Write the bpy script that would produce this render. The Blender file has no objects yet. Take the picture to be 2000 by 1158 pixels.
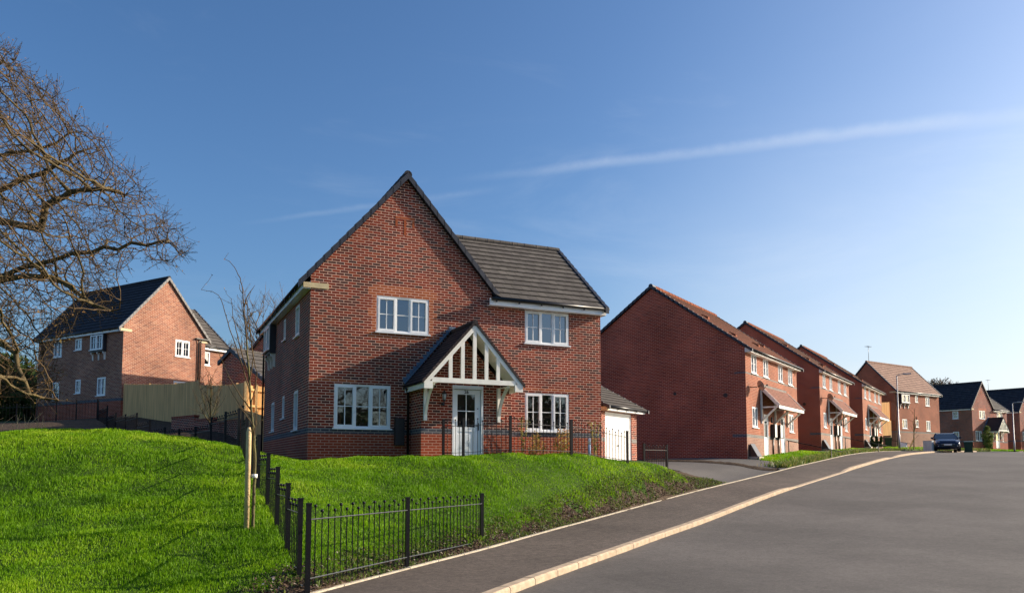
import bpy, math, random
import numpy as np
from mathutils import Vector, Matrix, kdtree
random.seed(7); rng=np.random.default_rng(11)
EYE=1.57
sc=bpy.context.scene
COL=sc.collection
# ------------------------------------------------------------ camera model (28 mm, slight tilt, vertical shift)
F=1552.;CX=1000.;CY=788.;PT=math.radians(4.5);TH=math.radians(25)
cT,sT=math.cos(TH),math.sin(TH)
def W(r,f): return (r*cT+f*sT, -r*sT+f*cT)
def RF(X,Y): return (X*cT-Y*sT, X*sT+Y*cT)
def ray(x,y):
    a=(x-CX)/F;b=(CY-y)/F
    return a, math.cos(PT)-b*math.sin(PT), b*math.cos(PT)+math.sin(PT)
def dep(x,y,Z):
    r,f,h=ray(x,y);k=Z/f;X,Y=W(r*k,f*k);return Vector((X,Y,h*k+EYE))
cam=bpy.data.cameras.new('camera');co=bpy.data.objects.new('camera',cam);COL.objects.link(co)
co.location=(0,0,EYE);co.rotation_euler=(math.radians(90)+PT,0,-TH)
cam.sensor_width=36;cam.lens=36*F/2000;cam.shift_y=(CY-579)/2000;cam.shift_x=0
cam.clip_start=.1;cam.clip_end=3000;sc.camera=co
sc.view_settings.view_transform='Standard';sc.view_settings.look='None';sc.view_settings.gamma=1
sc.view_settings.exposure=0.55
# ------------------------------------------------------------ tagging
def tag(o,label=None,cat=None,group=None,kind=None):
    if label:o['label']=label
    if cat:o['category']=cat
    if group:o['group']=group
    if kind:o['kind']=kind
    return o
def empty(name,loc=(0,0,0),rz=0,label=None,cat=None,group=None,parent=None):
    o=bpy.data.objects.new(name,None);COL.objects.link(o);o.location=loc;o.rotation_euler=(0,0,math.radians(rz))
    o.empty_display_size=.3
    if parent:o.parent=parent
    return tag(o,label,cat,group)
def copy_tree(o,parent=None,skip=()):
    c=o.copy();COL.objects.link(c);c.parent=parent
    for ch in list(o.children):
        if ch.name.split('.')[0] in skip: continue
        copy_tree(ch,c,skip)
    return c
# ------------------------------------------------------------ materials
def mat(name,col=(.5,.5,.5),rough=.6,spec=.5,metal=0,noise=0,nscale=8,bump=0,bscale=40,**k):
    m=bpy.data.materials.new(name);m.use_nodes=True;nt=m.node_tree;b=nt.nodes['Principled BSDF']
    b.inputs['Base Color'].default_value=(*col,1);b.inputs['Roughness'].default_value=rough
    b.inputs['Metallic'].default_value=metal;b.inputs['Specular IOR Level'].default_value=spec
    tc=nt.nodes.new('ShaderNodeTexCoord')
    if noise:
        n=nt.nodes.new('ShaderNodeTexNoise');n.inputs['Scale'].default_value=nscale;n.inputs['Detail'].default_value=6
        if 'stretch' in k:
            mpp=nt.nodes.new('ShaderNodeMapping');mpp.inputs['Scale'].default_value=k['stretch'];nt.links.new(tc.outputs['Object'],mpp.inputs[0]);nt.links.new(mpp.outputs[0],n.inputs['Vector'])
        else: nt.links.new(tc.outputs['Object'],n.inputs['Vector'])
        mx=nt.nodes.new('ShaderNodeMix');mx.data_type='RGBA'
        c2=k.get('col2',tuple(c*(1-noise) for c in col))
        c1=k.get('col1',tuple(min(1,c*(1+noise)) for c in col))
        rmp=nt.nodes.new('ShaderNodeMapRange');rmp.inputs[1].default_value=.3;rmp.inputs[2].default_value=.7
        nt.links.new(n.outputs['Fac'],rmp.inputs[0]);nt.links.new(rmp.outputs[0],mx.inputs[0])
        mx.inputs[6].default_value=(*c2,1);mx.inputs[7].default_value=(*c1,1)
        nt.links.new(mx.outputs[2],b.inputs['Base Color'])
    if bump:
        n=nt.nodes.new('ShaderNodeTexNoise');n.inputs['Scale'].default_value=bscale;n.inputs['Detail'].default_value=4
        nt.links.new(tc.outputs['Object'],n.inputs['Vector'])
        bp=nt.nodes.new('ShaderNodeBump');bp.inputs['Strength'].default_value=bump;bp.inputs['Distance'].default_value=.02
        nt.links.new(n.outputs['Fac'],bp.inputs['Height']);nt.links.new(bp.outputs['Normal'],b.inputs['Normal'])
    return m
def brick(name,ramp,mortar=(.78,.50,.38),seed=0.):
    m=bpy.data.materials.new(name);m.use_nodes=True;nt=m.node_tree;N=nt.nodes;L=nt.links;b=N['Principled BSDF']
    uv=N.new('ShaderNodeUVMap');uv.uv_map='uv'
    bt=N.new('ShaderNodeTexBrick');bt.inputs['Scale'].default_value=1;bt.inputs['Brick Width'].default_value=.225
    bt.inputs['Row Height'].default_value=.075;bt.inputs['Mortar Size'].default_value=.0078;bt.inputs['Mortar Smooth'].default_value=.15
    bt.inputs['Color1'].default_value=(0,0,0,1);bt.inputs['Color2'].default_value=(1,1,1,1);bt.inputs['Bias'].default_value=0
    bt.inputs['Mortar'].default_value=(.5,.5,.5,1)
    mp=N.new('ShaderNodeMapping');mp.inputs['Location'].default_value=(seed*.225*40,seed*.075*40,0)
    L.new(uv.outputs[0],mp.inputs[0]);L.new(mp.outputs[0],bt.inputs['Vector'])
    cr=N.new('ShaderNodeValToRGB');el=cr.color_ramp.elements
    while len(el)<len(ramp): el.new(.5)
    for i,(p,c) in enumerate(ramp): el[i].position=p;el[i].color=(*c,1)
    cr.color_ramp.interpolation='CONSTANT' if len(ramp)>3 else 'LINEAR'
    L.new(bt.outputs['Color'],cr.inputs[0])
    ns=N.new('ShaderNodeTexNoise');ns.inputs['Scale'].default_value=.55;ns.inputs['Detail'].default_value=5;L.new(uv.outputs[0],ns.inputs['Vector'])
    mr=N.new('ShaderNodeMapRange');mr.inputs[1].default_value=.3;mr.inputs[2].default_value=.7;mr.inputs[3].default_value=.74;mr.inputs[4].default_value=1.2;L.new(ns.outputs['Fac'],mr.inputs[0])
    n2=N.new('ShaderNodeTexNoise');n2.inputs['Scale'].default_value=60;n2.inputs['Detail'].default_value=3;L.new(uv.outputs[0],n2.inputs['Vector'])
    mr2=N.new('ShaderNodeMapRange');mr2.inputs[3].default_value=.75;mr2.inputs[4].default_value=1.25;L.new(n2.outputs['Fac'],mr2.inputs[0])
    mm=N.new('ShaderNodeMath');mm.operation='MULTIPLY';L.new(mr.outputs[0],mm.inputs[0]);L.new(mr2.outputs[0],mm.inputs[1])
    vm=N.new('ShaderNodeVectorMath');vm.operation='SCALE';L.new(cr.outputs[0],vm.inputs[0]);L.new(mm.outputs[0],vm.inputs['Scale'])
    mx=N.new('ShaderNodeMix');mx.data_type='RGBA';L.new(bt.outputs['Fac'],mx.inputs[0]);L.new(vm.outputs[0],mx.inputs[6])
    mo=N.new('ShaderNodeVectorMath');mo.operation='SCALE';mo.inputs[0].default_value=mortar;L.new(mm.outputs[0],mo.inputs['Scale'])
    L.new(mo.outputs[0],mx.inputs[7])
    L.new(mx.outputs[2],b.inputs['Base Color']);b.inputs['Roughness'].default_value=.85;b.inputs['Specular IOR Level'].default_value=.25
    bp=N.new('ShaderNodeBump');bp.invert=True;bp.inputs['Strength'].default_value=.5;bp.inputs['Distance'].default_value=.006
    L.new(bt.outputs['Fac'],bp.inputs['Height']);L.new(bp.outputs['Normal'],b.inputs['Normal'])
    return m
def tilemat(name,c1,c2,w=.3,h=.30,joint=.22):
    m=bpy.data.materials.new(name);m.use_nodes=True;nt=m.node_tree;N=nt.nodes;L=nt.links;b=N['Principled BSDF']
    uv=N.new('ShaderNodeUVMap');uv.uv_map='uv'
    bt=N.new('ShaderNodeTexBrick');bt.inputs['Scale'].default_value=1;bt.inputs['Brick Width'].default_value=w
    bt.inputs['Row Height'].default_value=h;bt.inputs['Mortar Size'].default_value=.006;bt.inputs['Mortar Smooth'].default_value=.3
    bt.inputs['Color1'].default_value=(*c1,1);bt.inputs['Color2'].default_value=(*c2,1)
    bt.inputs['Mortar'].default_value=(*[c*joint for c in c1],1)
    L.new(uv.outputs[0],bt.inputs['Vector'])
    ns=N.new('ShaderNodeTexNoise');ns.inputs['Scale'].default_value=2.5;ns.inputs['Detail'].default_value=8;L.new(uv.outputs[0],ns.inputs['Vector'])
    mr=N.new('ShaderNodeMapRange');mr.inputs[1].default_value=.25;mr.inputs[2].default_value=.75;mr.inputs[3].default_value=.75;mr.inputs[4].default_value=1.25;L.new(ns.outputs['Fac'],mr.inputs[0])
    vm=N.new('ShaderNodeVectorMath');vm.operation='SCALE';L.new(bt.outputs['Color'],vm.inputs[0]);L.new(mr.outputs[0],vm.inputs['Scale'])
    L.new(vm.outputs[0],b.inputs['Base Color']);b.inputs['Roughness'].default_value=.85;b.inputs['Specular IOR Level'].default_value=.12
    return m
R1=(.24,.034,.014);R2=(.18,.027,.013);R3=(.105,.025,.017);R4=(.08,.034,.028);R5=(.27,.05,.02)
M={}
M['brick']=brick('brick_multi_red',[(0,R3),(.22,R2),(.5,R1),(.78,R4),(.88,R5)])
M['plinth']=brick('brick_plinth_red',[(0,(.28,.045,.018)),(.5,(.35,.06,.022)),(1,(.23,.038,.016))],mortar=(.55,.33,.24),seed=3)
M['gablebrick']=brick('brick_gable_red',[(0,(.26,.055,.03)),(.5,(.36,.066,.03)),(1,(.20,.038,.024))],mortar=(.62,.33,.24),seed=6)
M['blue']=brick('brick_blue_band',[(0,(.055,.065,.085)),(.5,(.085,.09,.11)),(1,(.04,.045,.06))],mortar=(.32,.29,.27),seed=5)
M['orange']=brick('brick_orange_surround',[(0,(.36,.085,.03)),(.5,(.42,.11,.035)),(1,(.30,.07,.028))],seed=2)
M['rowbrick']=brick('brick_row_red',[(0,(.27,.066,.03)),(.5,(.34,.092,.042)),(1,(.21,.05,.026))],mortar=(.48,.32,.22),seed=7)
M['pale']=brick('brick_row_plinth',[(0,(.30,.15,.10)),(.5,(.36,.19,.13)),(1,(.25,.12,.085))],mortar=(.42,.32,.26),seed=9)
M['greyb']=brick('brick_grey_band',[(0,(.17,.16,.15)),(.5,(.22,.2,.18)),(1,(.14,.13,.13))],mortar=(.36,.32,.28),seed=9)
M['lhbrick']=brick('brick_light_red',[(0,(.25,.075,.042)),(.25,(.30,.095,.05)),(.6,(.19,.055,.036)),(.8,(.34,.14,.08))],mortar=(.62,.48,.36),seed=4)
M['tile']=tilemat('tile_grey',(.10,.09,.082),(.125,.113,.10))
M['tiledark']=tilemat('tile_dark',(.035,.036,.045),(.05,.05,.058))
M['tilebrown']=tilemat('tile_brown',(.30,.19,.145),(.36,.23,.175))
M['tilered']=tilemat('tile_red',(.24,.075,.036),(.29,.095,.047),w=.3,h=.3)
M['tileporch']=tilemat('tile_porch_small',(.05,.042,.045),(.08,.06,.058),w=.165,h=.1)
M['tilepink']=tilemat('tile_canopy',(.26,.125,.09),(.33,.16,.12),w=.165,h=.12)
M['verge']=mat('dry_verge_dark',(.028,.03,.042),.45,.5,noise=.2,nscale=6)
M['vergegrey']=mat('dry_verge_grey',(.22,.21,.2),.6,.3,noise=.2,nscale=6)
M['white']=mat('upvc_white',(.88,.89,.89),.32,.5,noise=.03,nscale=3)
M['cream']=mat('painted_timber_cream',(.88,.86,.79),.5,.4,noise=.07,nscale=5)
M['buff']=mat('bare_soffit_end',(.62,.50,.30),.6,.3,noise=.08,nscale=6)
M['black']=mat('black_plastic',(.012,.012,.014),.35,.5,noise=.2,nscale=8)
M['iron']=mat('black_powder_coat',(.005,.005,.007),.5,.3,noise=.3,nscale=20)
M['railtop']=mat('rail_top_highlight',(.16,.17,.19),.3,.6,noise=.3,nscale=20)  # highlight along the rail tops, painted in as a lighter strip
M['lead']=mat('lead_flashing',(.10,.15,.22),.5,.5,noise=.25,nscale=6,bump=.4,bscale=30)
M['door']=mat('door_white',(.84,.87,.90),.35,.5,noise=.03,nscale=3)
M['garagedoor']=mat('garage_door_white',(.82,.81,.78),.45,.4,noise=.03,nscale=2)
M['metal']=mat('galvanised_steel',(.33,.34,.36),.42,.5,metal=.7,noise=.2,nscale=10)
M['conc']=mat('edging_concrete',(.50,.44,.34),.85,.2,noise=.18,nscale=9,bump=.5,bscale=60)
M['kerb']=mat('kerb_buff_concrete',(.50,.39,.28),.9,.1,noise=.2,nscale=7,bump=.5,bscale=60)
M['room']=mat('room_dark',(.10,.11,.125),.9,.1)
M['curtain']=mat('curtain_grey',(.50,.52,.56),.9,.1,noise=.2,nscale=4)
M['timber']=mat('fence_timber',(.84,.46,.19),.8,.2,noise=.3,nscale=5,bump=.3,bscale=20,stretch=(2.2,2.2,.12))
M['stake']=mat('stake_timber',(.62,.46,.24),.7,.2,noise=.2,nscale=9,bump=.4,bscale=30)
M['green']=mat('bin_green',(.012,.05,.028),.5,.4,noise=.1)
M['cab']=mat('cabinet_grey',(.62,.64,.62),.6,.4,noise=.1)
M['stone']=mat('step_stone',(.60,.50,.42),.8,.2,noise=.15,nscale=12)
M['rubber']=mat('tyre_rubber',(.015,.015,.016),.8,.3,noise=.1)
M['carpaint']=mat('car_paint_navy',(.008,.016,.045),.22,.6,metal=.2,noise=.05)
M['carglass']=mat('car_glass',(.012,.02,.028),.05,.9)
M['headlamp']=mat('headlamp_lens',(.5,.52,.55),.1,.9)
M['plate']=mat('number_plate_white',(.75,.75,.72),.4,.3)
M['amber']=mat('lamp_glass',(.45,.47,.48),.15,.6)
M['digit']=mat('door_number_black',(.01,.01,.01),.4,.5)
M['blueplastic']=mat('marker_blue_white',(.45,.55,.72),.5,.4)
def glassmat(name,tint,trans,ior=1.9):
    m=bpy.data.materials.new(name);m.use_nodes=True;nt=m.node_tree;N=nt.nodes;L=nt.links
    for n in list(N):
        if n.type!='OUTPUT_MATERIAL':N.remove(n)
    out=[n for n in N if n.type=='OUTPUT_MATERIAL'][0]
    tr=N.new('ShaderNodeBsdfTransparent');tr.inputs[0].default_value=(*tint,1)
    gl=N.new('ShaderNodeBsdfGlossy');gl.inputs['Roughness'].default_value=.015;gl.inputs[0].default_value=(.95,.97,1,1)
    lw=N.new('ShaderNodeLayerWeight');lw.inputs[0].default_value=.5;pw=N.new('ShaderNodeMath');pw.operation='POWER';L.new(lw.outputs['Facing'],pw.inputs[0]);pw.inputs[1].default_value=4;fr=N.new('ShaderNodeMath');fr.operation='MULTIPLY_ADD';L.new(pw.outputs[0],fr.inputs[0]);fr.inputs[1].default_value=.8;fr.inputs[2].default_value=.22
    tc=N.new('ShaderNodeTexCoord');ns=N.new('ShaderNodeTexNoise');ns.inputs['Scale'].default_value=1.3;L.new(tc.outputs['Object'],ns.inputs['Vector'])
    bp=N.new('ShaderNodeBump');bp.inputs['Strength'].default_value=.05;bp.inputs['Distance'].default_value=.02;L.new(ns.outputs['Fac'],bp.inputs['Height']);L.new(bp.outputs[0],gl.inputs['Normal'])
    mx=N.new('ShaderNodeMixShader');L.new(fr.outputs[0],mx.inputs[0]);L.new(tr.outputs[0],mx.inputs[1]);L.new(gl.outputs[0],mx.inputs[2]);L.new(mx.outputs[0],out.inputs[0])
    return m
M['glass']=glassmat('window_glass',(.32,.38,.45),1,2.3)
def barkmat(name,c1,c2,sc_=6):
    return mat(name,c1,.9,.1,noise=.3,nscale=sc_,col1=c1,col2=c2,bump=.5,bscale=25)
M['bark']=barkmat('oak_bark',(.17,.13,.065),(.07,.055,.035))
M['twig']=barkmat('oak_twig',(.13,.09,.05),(.075,.052,.032))
M['bud']=mat('oak_bud',(.22,.12,.045),.8,.1,noise=.4,nscale=3,col1=(.24,.11,.045),col2=(.19,.15,.045))
M['youngbark']=barkmat('young_bark',(.17,.16,.06),(.10,.075,.055),3)
M['yellowtwig']=mat('catkin_yellow',(.36,.27,.07),.8,.1,noise=.3,nscale=3)
M['greytwig']=barkmat('distant_twig',(.20,.155,.12),(.13,.10,.085))
# ------------------------------------------------------------ mesh builder
class MB:
    def __init__(s,mats,swap=False):
        s.v=[];s.f=[];s.m=[];s.uv=[];s.mats=mats if isinstance(mats,(list,tuple)) else [mats];s.swap=swap;s.smooth=[]
    def face(s,pts,mi=0,uv=None,sm=False):
        i=len(s.v);s.v.extend([tuple(p) for p in pts]);s.f.append(list(range(i,i+len(pts))));s.m.append(mi);s.smooth.append(sm)
        if uv is None:
            p=[Vector(q) for q in pts];n=Vector((0,0,0))
            for k in range(len(p)):
                a=p[k];b=p[(k+1)%len(p)];n+=a.cross(b)
            ax,ay,az=abs(n.x),abs(n.y),abs(n.z)
            if az>max(ax,ay)*1.2: uv=[(q.x,q.y) for q in p]
            elif ax>ay: uv=[(q.y+.1125,q.z) for q in p]
            else: uv=[(q.x,q.z) for q in p]
        s.uv.append(uv)
    def box(s,x0,x1,y0,y1,z0,z1,mi=0):
        if x0>x1:x0,x1=x1,x0
        if y0>y1:y0,y1=y1,y0
        if z0>z1:z0,z1=z1,z0
        a=[(x0,y0,z0),(x1,y0,z0),(x1,y1,z0),(x0,y1,z0),(x0,y0,z1),(x1,y0,z1),(x1,y1,z1),(x0,y1,z1)]
        for q in ((3,2,1,0),(4,5,6,7),(0,1,5,4),(1,2,6,5),(2,3,7,6),(3,0,4,7)): s.face([a[k] for k in q],mi)
    def hexa(s,a,mi=0,uvs=None):
        for q in ((3,2,1,0),(4,5,6,7),(0,1,5,4),(1,2,6,5),(2,3,7,6),(3,0,4,7)): s.face([a[k] for k in q],mi)
    def bar(s,p,q,w,h=None,mi=0,up=(0,0,1)):
        p=Vector(p);q=Vector(q);d=(q-p).normalized();u=Vector(up)
        if abs(d.dot(u))>.95:u=Vector((0,1,0))
        sx=d.cross(u).normalized();sz=sx.cross(d).normalized();h=h or w;a=sx*w/2;b=sz*h/2
        s.hexa([p-a-b,p+a-b,q+a-b,q-a-b,p-a+b,p+a+b,q+a+b,q-a+b],mi)
    def tube(s,pts,rad,n=6,mi=0,cap=True,sm=True):
        pts=[Vector(p) for p in pts];rad=rad if hasattr(rad,'__len__') else [rad]*len(pts);rings=[]
        for i,p in enumerate(pts):
            d=(pts[min(i+1,len(pts)-1)]-pts[max(i-1,0)]).normalized()
            u=Vector((0,0,1)) if abs(d.z)<.9 else Vector((1,0,0))
            a=d.cross(u).normalized();b=a.cross(d)
            rings.append([p+(a*math.cos(t*2*math.pi/n)+b*math.sin(t*2*math.pi/n))*rad[i] for t in range(n)])
        for i in range(len(rings)-1):
            for k in range(n):
                s.face([rings[i][k],rings[i][(k+1)%n],rings[i+1][(k+1)%n],rings[i+1][k]],mi,sm=sm)
        if cap: s.face(rings[0][::-1],mi);s.face(rings[-1],mi)
    def ball(s,c,r,mi=0,n=6,sz=1.):
        c=Vector(c);R=[]
        for i in range(1,4):
            t=math.pi*i/4;R.append([c+Vector((math.sin(t)*math.cos(k*2*math.pi/n),math.sin(t)*math.sin(k*2*math.pi/n),math.cos(t)*sz))*r for k in range(n)])
        for k in range(n):
            s.face([c+Vector((0,0,r*sz)),R[0][k],R[0][(k+1)%n]],mi,sm=True)
            for i in range(2): s.face([R[i][k],R[i+1][k],R[i+1][(k+1)%n],R[i][(k+1)%n]],mi,sm=True)
            s.face([R[2][k],c-Vector((0,0,r*sz)),R[2][(k+1)%n]],mi,sm=True)
    def build(s,name,parent=None,loc=None):
        me=bpy.data.meshes.new(name);v=s.v;f=s.f
        uvs=s.uv
        if s.swap:
            v=[(p[1],p[0],p[2]) for p in v];f=[q[::-1] for q in f];uvs=[u[::-1] for u in uvs]
        me.from_pydata(v,[],f);
        for m in s.mats: me.materials.append(m)
        me.polygons.foreach_set('material_index',s.m);me.polygons.foreach_set('use_smooth',s.smooth)
        ul=me.uv_layers.new(name='uv');flat=np.array([c for u in uvs for c in u],dtype=np.float32).ravel()
        ul.data.foreach_set('uv',flat)
        if any(s.smooth):
            import bmesh
            bm=bmesh.new();bm.from_mesh(me);bmesh.ops.remove_doubles(bm,verts=bm.verts,dist=1e-5);bm.to_mesh(me);bm.free()
        me.update()
        o=bpy.data.objects.new(name,me);COL.objects.link(o)
        if parent:o.parent=parent
        if loc:o.location=loc
        return o
def build_each(mb,name,parent):
    """every connected piece of the mesh that stands apart becomes an object of its own"""
    n=len(mb.f);bx=[]
    for f in mb.f:
        p=[mb.v[i] for i in f];bx.append([min(q[k] for q in p)-.03 for k in range(3)]+[max(q[k] for q in p)+.03 for k in range(3)])
    grp=[]
    for i in range(n):
        b=bx[i];hitg=[]
        for g in grp:
            if any(all(b[k]<=c[k+3] and c[k]<=b[k+3] for k in range(3)) for c in g[1]): hitg.append(g)
        ng=([i],[b])
        for g in hitg: ng[0].extend(g[0]);ng[1].extend(g[1]);grp.remove(g)
        grp.append(ng)
    for ids,_ in grp:
        m=MB(mb.mats,mb.swap)
        for i in sorted(ids): m.face([mb.v[k] for k in mb.f[i]],mb.m[i],mb.uv[i],mb.smooth[i])
        m.build(name,parent)
def clip(poly,a,b,c):  # keep a*x+b*y<=c
    out=[]
    for i in range(len(poly)):
        p=poly[i];q=poly[(i+1)%len(poly)];dp=a*p[0]+b*p[1]-c;dq=a*q[0]+b*q[1]-c
        if dp<=1e-9: out.append(p)
        if (dp<0)!=(dq<0) and abs(dp-dq)>1e-12:
            t=dp/(dp-dq);out.append((p[0]+(q[0]-p[0])*t,p[1]+(q[1]-p[1])*t))
    return out
# wall on plane; axis 'x': y=c spans x; axis 'y': x=c spans y; out=+-1 outward sign on the other axis
def P(axis,c,out,a,d,z): return (a,c+out*d,z) if axis=='x' else (c+out*d,a,z)
def wall(mb,axis,c,out,a0,a1,z0,z1,openings=(),zones=(),gable=None,reveal=.09):
    A={a0,a1};Z={z0,z1}
    for o in openings: A|={o[0],o[1]};Z|={o[2],o[3]}
    for o in zones:
        A|={max(a0,min(a1,o[0])),max(a0,min(a1,o[1]))};Z|={o[2],o[3]}
    if gable: A.add(gable[0]);Z.add(gable[1])
    ztop=gable[1] if gable else z1
    A=sorted(x for x in A if a0<=x<=a1);Z=sorted(z for z in Z if z0<=z<=ztop)
    for i in range(len(A)-1):
        for j in range(len(Z)-1):
            x,y,z,w=A[i],A[i+1],Z[j],Z[j+1]
            if y-x<1e-6 or w-z<1e-6: continue
            mx,mz=(x+y)/2,(z+w)/2
            if any(o[0]<mx<o[1] and o[2]<mz<o[3] for o in openings): continue
            mi=0
            for o in zones:
                if o[0]<mx<o[1] and o[2]<mz<o[3]: mi=o[4]
            poly=[(x,z),(y,z),(y,w),(x,w)]
            if gable and w>gable[3]:
                am,zm,t,_=gable
                poly=clip(poly,t,1,zm+t*am) if mx>am else clip(poly,-t,1,zm-t*am)
            if len(poly)<3: continue
            pts=[P(axis,c,out,p[0],0,p[1]) for p in poly]
            uo=.1125 if axis=='y' else 0
            mb.face(pts,mi,[(p[0]+uo,p[1]) for p in poly])
    for o in openings:
        x,y,z,w=o[:4]
        for q in (((x,0,z),(x,-reveal,z),(x,-reveal,w),(x,0,w)),((y,0,z),(y,-reveal,z),(y,-reveal,w),(y,0,w)),((x,0,w),(y,0,w),(y,-reveal,w),(x,-reveal,w)),((x,0,z),(y,0,z),(y,-reveal,z),(x,-reveal,z))):
            mb.face([P(axis,c,out,*k) for k in q],0)
def abox(mb,axis,c,out,a0,a1,d0,d1,z0,z1,mi=0):
    p=P(axis,c,out,a0,d0,z0);q=P(axis,c,out,a1,d1,z1);mb.box(p[0],q[0],p[1],q[1],p[2],q[2],mi)
def window(par,axis,c,out,a0,a1,z0,z1,lights=((.36,2),(.28,1),(.36,2)),swap=False,detail=True,curtain=None,sill=True,sp=-.05,nobars=False):
    """lights: (fraction of width, number of bar columns)"""
    fw=.045 if a1-a0>.5 else .035
    mb=MB([M['white']],swap);d1=sp+.035;d0=sp-.035
    for q in ((a0,a0+fw,z0,z1),(a1-fw,a1,z0,z1),(a0+fw,a1-fw,z1-fw,z1),(a0+fw,a1-fw,z0,z0+fw)): abox(mb,axis,c,out,q[0],q[1],d0,d1,q[2],q[3])
    W_=a1-a0-2*fw;x=a0+fw;cells=[]
    for i,(fr,nb) in enumerate(lights):
        xx=x+W_*fr
        l=x+(.02 if i else 0);r=xx-(.02 if i<len(lights)-1 else 0);cells.append((l,r,nb))
        if i<len(lights)-1: abox(mb,axis,c,out,xx-.02,xx+.02,d0,d1,z0+fw,z1-fw)
        x=xx
    ob=mb.build('window',par)
    cs=MB([M['white']],swap);pn=MB([M['glass']],swap)
    for i,(l,r,nb) in enumerate(cells):
        opening = not(len(cells)==3 and i==1)
        sw=.05 if opening else .015;e0=sp-.02;e1=sp+(.05 if opening else .02)
        for q in ((l,l+sw,z0+fw,z1-fw),(r-sw,r,z0+fw,z1-fw),(l+sw,r-sw,z1-fw-sw,z1-fw),(l+sw,r-sw,z0+fw,z0+fw+sw)): abox(cs,axis,c,out,q[0],q[1],e0,e1,q[2],q[3])
        gl,gr,gz0,gz1=l+sw,r-sw,z0+fw+sw,z1-fw-sw
        if not nobars:
            for k in range(1,nb):
                m_=gl+(gr-gl)*k/nb;abox(cs,axis,c,out,m_-.011,m_+.011,sp-.01,sp+.022,gz0,gz1)
            zm=(gz0+gz1)/2;abox(cs,axis,c,out,gl,gr,sp-.012,sp+.020,zm-.011,zm+.011)
        pn.face([P(axis,c,out,gl,sp,gz0),P(axis,c,out,gr,sp,gz0),P(axis,c,out,gr,sp,gz1),P(axis,c,out,gl,sp,gz1)])
    cs.build('casement',ob);pn.build('pane',ob)
    if sill:
        s=MB([M['white']],swap);abox(s,axis,c,out,a0-.04,a1+.04,sp+.035,.06,z0-.035,z0+.004);s.build('sill',ob)
    # dark room behind
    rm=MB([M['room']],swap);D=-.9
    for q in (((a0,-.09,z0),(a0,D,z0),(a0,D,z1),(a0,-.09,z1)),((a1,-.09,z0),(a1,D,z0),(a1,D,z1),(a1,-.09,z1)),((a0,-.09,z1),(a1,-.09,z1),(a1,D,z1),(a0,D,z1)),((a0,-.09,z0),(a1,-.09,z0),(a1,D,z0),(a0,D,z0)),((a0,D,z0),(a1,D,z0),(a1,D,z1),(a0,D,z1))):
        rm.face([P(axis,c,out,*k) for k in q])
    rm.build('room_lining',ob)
    if curtain:
        cu=MB([M['curtain']],swap)
        for (u0,u1) in curtain:
            n=14;A0=a0+(a1-a0)*u0;A1=a0+(a1-a0)*u1
            for k in range(n):
                x0=A0+(A1-A0)*k/n;x1=A0+(A1-A0)*(k+1)/n;e0=-.2-.02*(k%2);e1=-.2-.02*((k+1)%2)
                cu.face([P(axis,c,out,x0,e0,z0),P(axis,c,out,x1,e1,z0),P(axis,c,out,x1,e1,z1),P(axis,c,out,x0,e0,z1)])
        build_each(cu,'curtain',ob)
    return ob
def slope(mb,along,run,a0f,a1f,e,r,n,lip=.036,mi=0,th=.05):
    """roof slope of n lapped courses. along axis 'x'/'y'; run: perpendicular coordinate+z; e=(p,z) eave r=(p,z) ridge; a0f,a1f functions of z or numbers"""
    g=lambda f,z: f(z) if callable(f) else f
    def pt(a,p,z): return (a,p,z) if along=='x' else (p,a,z)
    L=math.hypot(r[0]-e[0],r[1]-e[1])
    for i in range(n):
        t0=i/n;t1=min(1,(i+1)/n)
        p0=e[0]+(r[0]-e[0])*t0;z0=e[1]+(r[1]-e[1])*t0;p1=e[0]+(r[0]-e[0])*t1;z1=e[1]+(r[1]-e[1])*t1
        l0,l1=g(a0f,z0),g(a0f,z1);h0,h1=g(a1f,z0),g(a1f,z1)
        s0=L*t0;s1=L*t1;zl=z0+lip
        A=pt(l0,p0,zl);B=pt(h0,p0,zl);C=pt(h1,p1,z1);D=pt(l1,p1,z1)
        mb.face([A,B,C,D],mi,[(l0,i*.3001+.01),(h0,i*.3001+.01),(h1,i*.3001+.29),(l1,i*.3001+.29)])
        E=pt(l0,p0,z0-th*.2);G=pt(h0,p0,z0-th*.2)
        mb.face([E,G,B,A],mi,[(l0,.0005),(h0,.0005),(h0,.004),(l0,.004)])  # course front edge mapped to the joint colour, painting the gap shadow dark
    # underside
    mb.face([pt(g(a0f,e[1]),e[0],e[1]-th),pt(g(a1f,e[1]),e[0],e[1]-th),pt(g(a1f,r[1]),r[0],r[1]-th),pt(g(a0f,r[1]),r[0],r[1]-th)],mi)
def verge(mb,along,a,w,e,r,n,h=.13,lift=.045):
    """stepped dry verge caps at along-coordinate a..a+w"""
    def pt(q,p,z): return (q,p,z) if along=='x' else (p,q,z)
    for i in range(n):
        t0=i/n-.012;t1=(i+1)/n
        p0=e[0]+(r[0]-e[0])*t0;z0=e[1]+(r[1]-e[1])*t0;p1=e[0]+(r[0]-e[0])*t1;z1=e[1]+(r[1]-e[1])*t1
        l=lift+.03
        mb.hexa([pt(a,p0,z0-h),pt(a+w,p0,z0-h),pt(a+w,p1,z1-h),pt(a,p1,z1-h),pt(a,p0,z0+l),pt(a+w,p0,z0+l),pt(a+w,p1,z1+l-.03),pt(a,p1,z1+l-.03)])
def ridge(mb,along,a0,a1,p,z,r=.115):
    n=max(1,round((a1-a0)/.45));st=(a1-a0)/n
    for i in range(n):
        x0=a0+i*st;x1=x0+st*1.0
        q=lambda x:(x,p,z) if along=='x' else (p,x,z)
        mb.tube([q(x0),q(x0+.03),q(x1-.0)],[r*1.06,r,r*.97],10,sm=False)
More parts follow.
